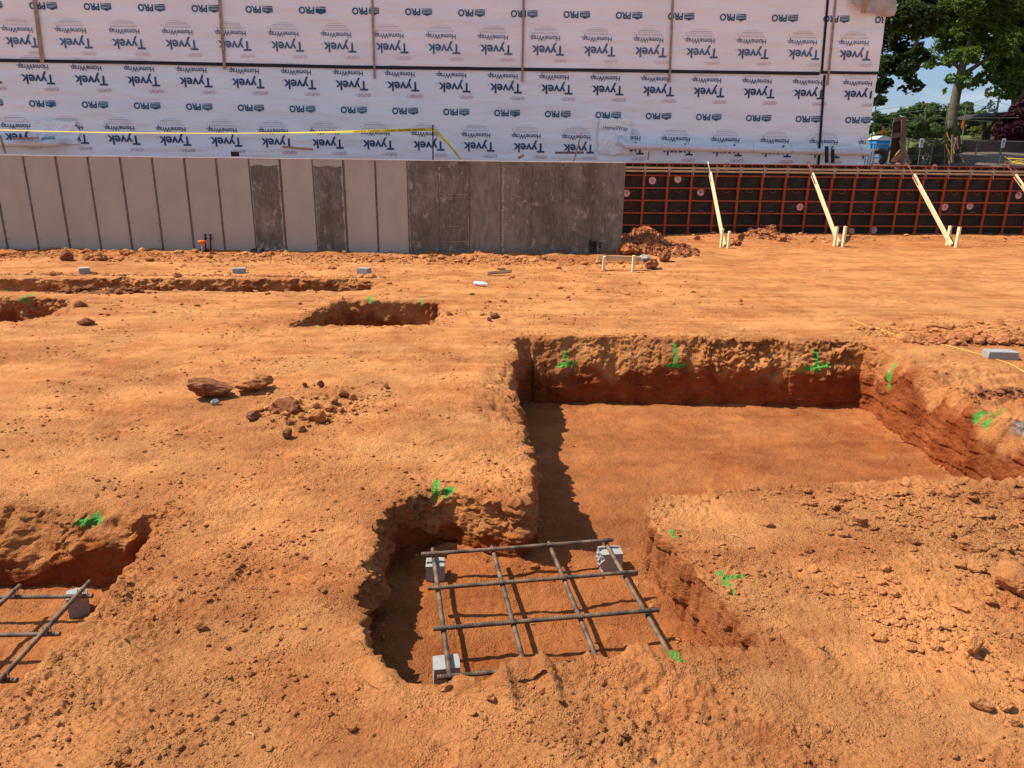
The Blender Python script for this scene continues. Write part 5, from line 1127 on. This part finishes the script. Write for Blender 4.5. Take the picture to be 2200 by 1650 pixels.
# black corrugated duct
Yd = 38; pts = [AY(px, py, Yd) for px, py in ((1880,327),(1888,323),(1896,325),(1902,332),(1900,341),(1892,350))]; org = pts[-1].copy(); o = MB(org).tube(pts, [.10, .15, .17, .17, .17, .15], 14).build('corrugated_duct', [m_black], None, True); o.location = org; tag(o, 'black curved corrugated duct before the portable toilet', 'duct')
# timber hoarding
Yh = 30.0; H0 = AY(1931, 350, Yh); H0[2] = terr(H0[0], Yh); e = empty('timber_hoarding', H0, 'tall dark timber hoarding leaning slightly with a crossboard', 'hoarding'); hw = lambda px, py: AY(px, py, Yh)
def poly(mb, pts, Y, th): n = len(pts); V = [AY(*p, Y) for p in pts] + [AY(*p, Y) + np.array((0, th, 0)) for p in pts]; mb.add(V, [tuple(range(n))[::-1], tuple(range(n, 2*n))] + [(i, (i+1) % n, n + (i+1) % n, n + i) for i in range(n)])
q = MB(H0); poly(q, [(1911,350),(1920,258),(1938,252),(1936,350)], Yh + .05, .05); q.build('dark_panel', [m_darkwood], e)
q = MB(H0); poly(q, [(1932,350),(1938,252),(1949,250),(1945,350)], Yh - .02, .06); q.build('side_post', [m_greywood], e)
q = MB(H0); poly(q, [(1914,298),(1936,294),(1937,285),(1916,287)], Yh - .10, .04); q.build('crossboard', [m_greywood], e)
q = MB(H0); poly(q, [(1920,263),(1942,257),(1942,250),(1921,255)], Yh - .10, .04); q.build('crossboard', [m_greywood], e)
q = MB(H0); poly(q, [(1914,347),(1927,349),(1941,328),(1933,322)], Yh - .3, .05); q.build('leaning_board', [m_board], e)
q = MB(H0); q.beam(AY(1933, 303, Yh - .15), AY(1956, 352, Yh - .9), .08, .04, (0, 1, 0)); q.build('prop', [m_darkwood], e)
q = MB(H0); q.beam(AY(1914, 315, Yh - .15), AY(1892, 352, Yh - .9), .08, .04, (0, 1, 0)); q.build('prop', [m_darkwood], e)
# chain-link fences
m_link = bpy.data.materials.new('chain_link'); m_link.use_nodes = True
t = m_link.node_tree; bs = t.nodes['Principled BSDF']; bs.inputs['Base Color'].default_value = (.12, .12, .11, 1); bs.inputs['Roughness'].default_value = .6
def chain_fence(Y, px0, px1, ytop, posts, label, wire=.0045, step=.11, mid=True, cat='fence', pm=None, zb_=None):
    x0, x1 = AY(px0, 300, Y)[0], AY(px1, 300, Y)[0]; zb = terr(x0, Y) - .05 if zb_ is None else zb_; zt = AY((px0+px1)/2, ytop, Y)[2]; org = np.array([x0, Y, zb]); e = empty('chain_link_fence', org, label, cat); pm = pm or m_galvd; H_ = zt - zb
    q = MB(org); 
    k = x0 - H_
    while k < x1:
        for s in (0, 1):
            a, b2 = (k, k + H_); za, zc = (zb, zt) if s == 0 else (zt, zb)
            a_, b3 = max(a, x0), min(b2, x1)
            if b3 > a_: fa, fb_ = (a_-a)/H_, (b3-a)/H_; q.beam((a_, Y + .004*s, za + (zc-za)*fa), (b3, Y + .004*s, za + (zc-za)*fb_), wire, wire, (0, 1, 0))
        k += step
    q.build('mesh_panel', [m_link], e)
    q = MB(org); q.tube([(x0, Y - .03, zt), (x1, Y - .03, zt)], .028, 6); q.build('top_rail', [pm], e)
    if mid: q = MB(org); q.tube([(x0, Y - .03, zb + H_*.42), (x1, Y - .03, zb + H_*.42)], .018, 6); q.build('mid_rail', [pm], e)
    for px in posts: xx_ = AY(px, 320, Y)[0]; MB(org).tube([(xx_, Y - .02, zb), (xx_, Y - .02, zt + .05)], .035, 8).build('fence_post', [pm], e)
m_galvd = mat('dull_galvanised', (.13, .125, .11), .6, var=.2)
chain_fence(44, 1948, 2290, 303, (1950, 2003, 2043, 2098, 2150, 2225), 'low chain-link fence across the mulch bank')
chain_fence(41, 1868, 1950, 310, (1872, 1878), 'short dark chain-link fence between the building and the hoarding', mid=False)
# tall netting with poles
Yn = 50.0; x0, x1 = AY(1872, 300, Yn)[0], AY(2120, 300, Yn)[0]; zb = terr(x0, Yn); org = np.array([x0, Yn, zb]); e = empty('ball_netting', org, 'tall sports netting on thin pale green poles in front of the tree line', 'netting')
for (pa, pb2) in (((1883,218),(1872,310)), ((1991,222),(1985,310)), ((2038,222),(2029,305)), ((2077,225),(2069,305))):
    p, q_ = AY(*pa, Yn), AY(*pb2, Yn); MB(org).tube([np.array((q_[0], Yn, zb)), p], .035, 8).build('pole', [m_pole], e)
q = MB(org)
for py in (222, 236, 254): q.tube([AY(1883, py + 14, Yn), AY(1991, py, Yn), AY(2077, py + 4, Yn), AY(2130, py + 7, Yn)], .012, 4)
q.build('cable', [m_pole], e)
for px, py in ((1988, 272), (2069, 268), (1897, 280)):
    p = AY(px, py, Yn - .1); MB(org).box(p + np.array((-.05, -.02, -.25)), p + np.array((.05, .05, .25))).build('orange_marker', [m_orangep], e)
q = MB(org); p0_, p1_ = AY(1870, 254, Yn), AY(2190, 253, Yn); q.tube([p0_, p1_], .011, 5); q.build('upper_rail', [m_pole], e)
# retaining wall
Yr = 51.6; xa, xb = AY(2058, 300, Yr)[0], AY(2300, 300, Yr)[0]; zb = terr(xa, 51) - .3; org = np.array([xa, Yr, zb]); q = MB(org); q.box((xa, Yr, zb), (xb, Yr + .4, AY(2100, 300, Yr)[2])); q.box((AY(2135, 300, Yr)[0], Yr + .02, AY(2100, 300, Yr)[2]), (xb, Yr + .4, AY(2150, 293, Yr)[2])); o = q.build('retaining_wall', [m_redbrick]); o.location = org; tag(o, 'low dark brown stepped retaining wall behind the mulch bank', 'retaining wall')
# fence signs
for i, (px, py) in enumerate(((1980,307),(2049,305),(2156,307))):
    Ys = 43.0; c = AY(px, py, Ys); w = 8*Ys*.955/FPX/2*1.0; h = 19*Ys*.955/FPX/2; org = np.array([c[0], Ys, terr(c[0], Ys)]); e = empty('notice_sign', org, ('white notice sign on a post left of the yellow tape bundle', 'white notice sign beside the yellow tape bundle', 'white notice sign nearest the purple plum tree')[i], 'sign', 'white notice signs by the chain-link fence')
    MB(org).box((c[0] - w, Ys, c[2] - h), (c[0] + w, Ys + .02, c[2] + h)).build('sign_board', [m_sign], e)
    q = MB(org); q.box((c[0] - w*.45, Ys - .004, c[2] - .02), (c[0] + w*.45, Ys - .001, c[2] + h*.55))
    for k in range(3): q.box((c[0] - w*.7, Ys - .004, c[2] - h*.3 - k*.05), (c[0] + w*.7, Ys - .001, c[2] - h*.3 - k*.05 + .018))
    q.build('print', [m_sdark], e); MB(org).tube([org, (c[0], Ys + .04, c[2] + h*.9)], .025, 6).build('sign_post', [m_galvd], e)
# draped yellow tape bundle
Yb = 27.0; base = AY(2035, 350, Yb); base[2] = terr(base[0], Yb); e = empty('tape_bundle', base, 'tangled yellow caution tape hanging from a dark stake with a pink ribbon', 'caution tape')
MB(base).tube([base, AY(2032, 290, Yb)], .025, 6).build('stake', [m_darkwood], e)
q = MB(base)
for pts in ([(2034,284),(2037,295),(2045,306),(2058,325),(2066,338),(2071,349)], [(2033,286),(2040,300),(2048,312),(2050,330)], [(2033,310),(2036,325),(2038,350)], [(2034,284),(2031,300),(2044,318)], [(2036,320),(2042,335),(2040,352)]):
    P = [AY(x_, y_, Yb - .05 + .02*k) for k, (x_, y_) in enumerate(pts)]; ribbon(q, P, .06, lambda t: .4 + 1.2*t)
q.build('ribbon', [m_yellow], e); q = MB(base); q.beam(AY(2047, 290, Yb + .1), AY(2046, 350, Yb + .1), .07, .07, (0, 1, 0)); q.build('grey_stake', [m_greywood], e)
q = MB(base); ribbon(q, [AY(2057, 292, Yb), AY(2056, 305, Yb), AY(2059, 320, Yb)], .05, .5); q.build('pink_ribbon', [m_pinkr], e)
Yb = 26.0; base = AY(2180, 352, Yb); base[2] = terr(base[0], Yb); q = MB(base)
for pts in ([(2158,336),(2170,344),(2182,350),(2200,352)], [(2165,340),(2185,341),(2205,342)], [(2172,352),(2180,346),(2195,350)], [(2170,350),(2190,353)], [(2178,352),(2186,344),(2200,347)]):
    ribbon(q, [AY(x_, y_, Yb + .02*k) for k, (x_, y_) in enumerate(pts)], .035, .7)
o = q.build('caution_tape', [m_yellow]); o.location = base; tag(o, 'loose knot of yellow caution tape at the right edge above the forms', 'caution tape')
# gazebo
Yg = 60.0; base = AY(2150, 300, Yg); base[2] = terr(base[0], Yg); e = empty('picnic_shelter', base, 'dark open picnic shelter half hidden by the purple plum', 'shelter')
q = MB(base); R0 = AY(2110, 254, Yg); R1 = AY(2160, 240, Yg); R2 = AY(2260, 240, Yg); dY = np.array((0, 5.0, 0)); q.add([R0, R1, R2, R2 - np.array((0, 0, .5)), R0 + np.array((.5, 0, -.12))] + [v + dY for v in (R0, R1, R2, R2 - np.array((0, 0, .5)), R0 + np.array((.5, 0, -.12)))], [(4,3,2,1,0),(5,6,7,8,9),(0,1,6,5),(1,2,7,6),(0,5,9,4),(4,9,8,3)]); q.build('roof', [m_roof], e)
for px in (2118, 2215):
    p = AY(px, 255, Yg + .3); MB(base).beam((p[0], p[1], base[2] - .2), p, .22, .22, (0, 1, 0)).build('post', [m_darkwood], e); MB(base).beam((p[0], p[1], p[2] - 1.3), (p[0] + .9, p[1], p[2]), .15, .15, (0, 1, 0)).build('corner_brace', [m_darkwood], e)
Yf = 62; base = AY(2122, 296, Yf); base[2] = terr(base[0], Yf) - .1; q = MB(base)
for k in range(7): p = AY(2112 + k*3.4, 290, Yf); q.box((p[0] - .045, Yf, base[2]), (p[0] + .045, Yf + .03, AY(2120, 281, Yf)[2]))
for py in (284, 291): a, b_ = AY(2111, py, Yf), AY(2134, py, Yf); q.box((a[0], Yf + .03, a[2] - .04), (b_[0], Yf + .06, a[2] + .04))
o = q.build('picket_fence', [m_darkwood]); o.location = base; tag(o, 'small dark picket fence beneath the picnic shelter', 'fence')
# utility pole and wires
Yu = 118.0; t = AY(2148, 203, Yu); base = np.array([t[0], Yu, terr(t[0], Yu)]); e = empty('utility_pole', base, 'wooden utility pole with braced crossarm above the tree line', 'utility pole')
MB(base).tube([base, t], [.2, .14], 8).build('pole', [m_greywood], e)
q = MB(base); q.beam(AY(2131, 204, Yu), AY(2165, 205, Yu), .14, .14); q.beam(AY(2137, 206, Yu), AY(2147, 216, Yu), .09, .09); q.beam(AY(2159, 206, Yu), AY(2149, 216, Yu), .09, .09); q.build('crossarm', [m_greywood], e)
q = MB(base); q.beam(AY(2138, 218, Yu), AY(2150, 218, Yu), .12, .12); q.build('lower_crossarm', [m_greywood], e)
q = MB(base)
for px, py in ((2132,204),(2142,204),(2156,205),(2140,218)):
    a = AY(px, py - 1, Yu); 
    for tx, ty in ((1980, py + 22), (2320, py + 4)): b2 = AY(tx, ty, Yu + 25); q.tube([a + (b2 - a)*s + np.array((0, 0, -1.2*4*s*(1-s))) for s in np.linspace(0, 1, 12)], .022, 4)
q.build('wire', [m_black], e)
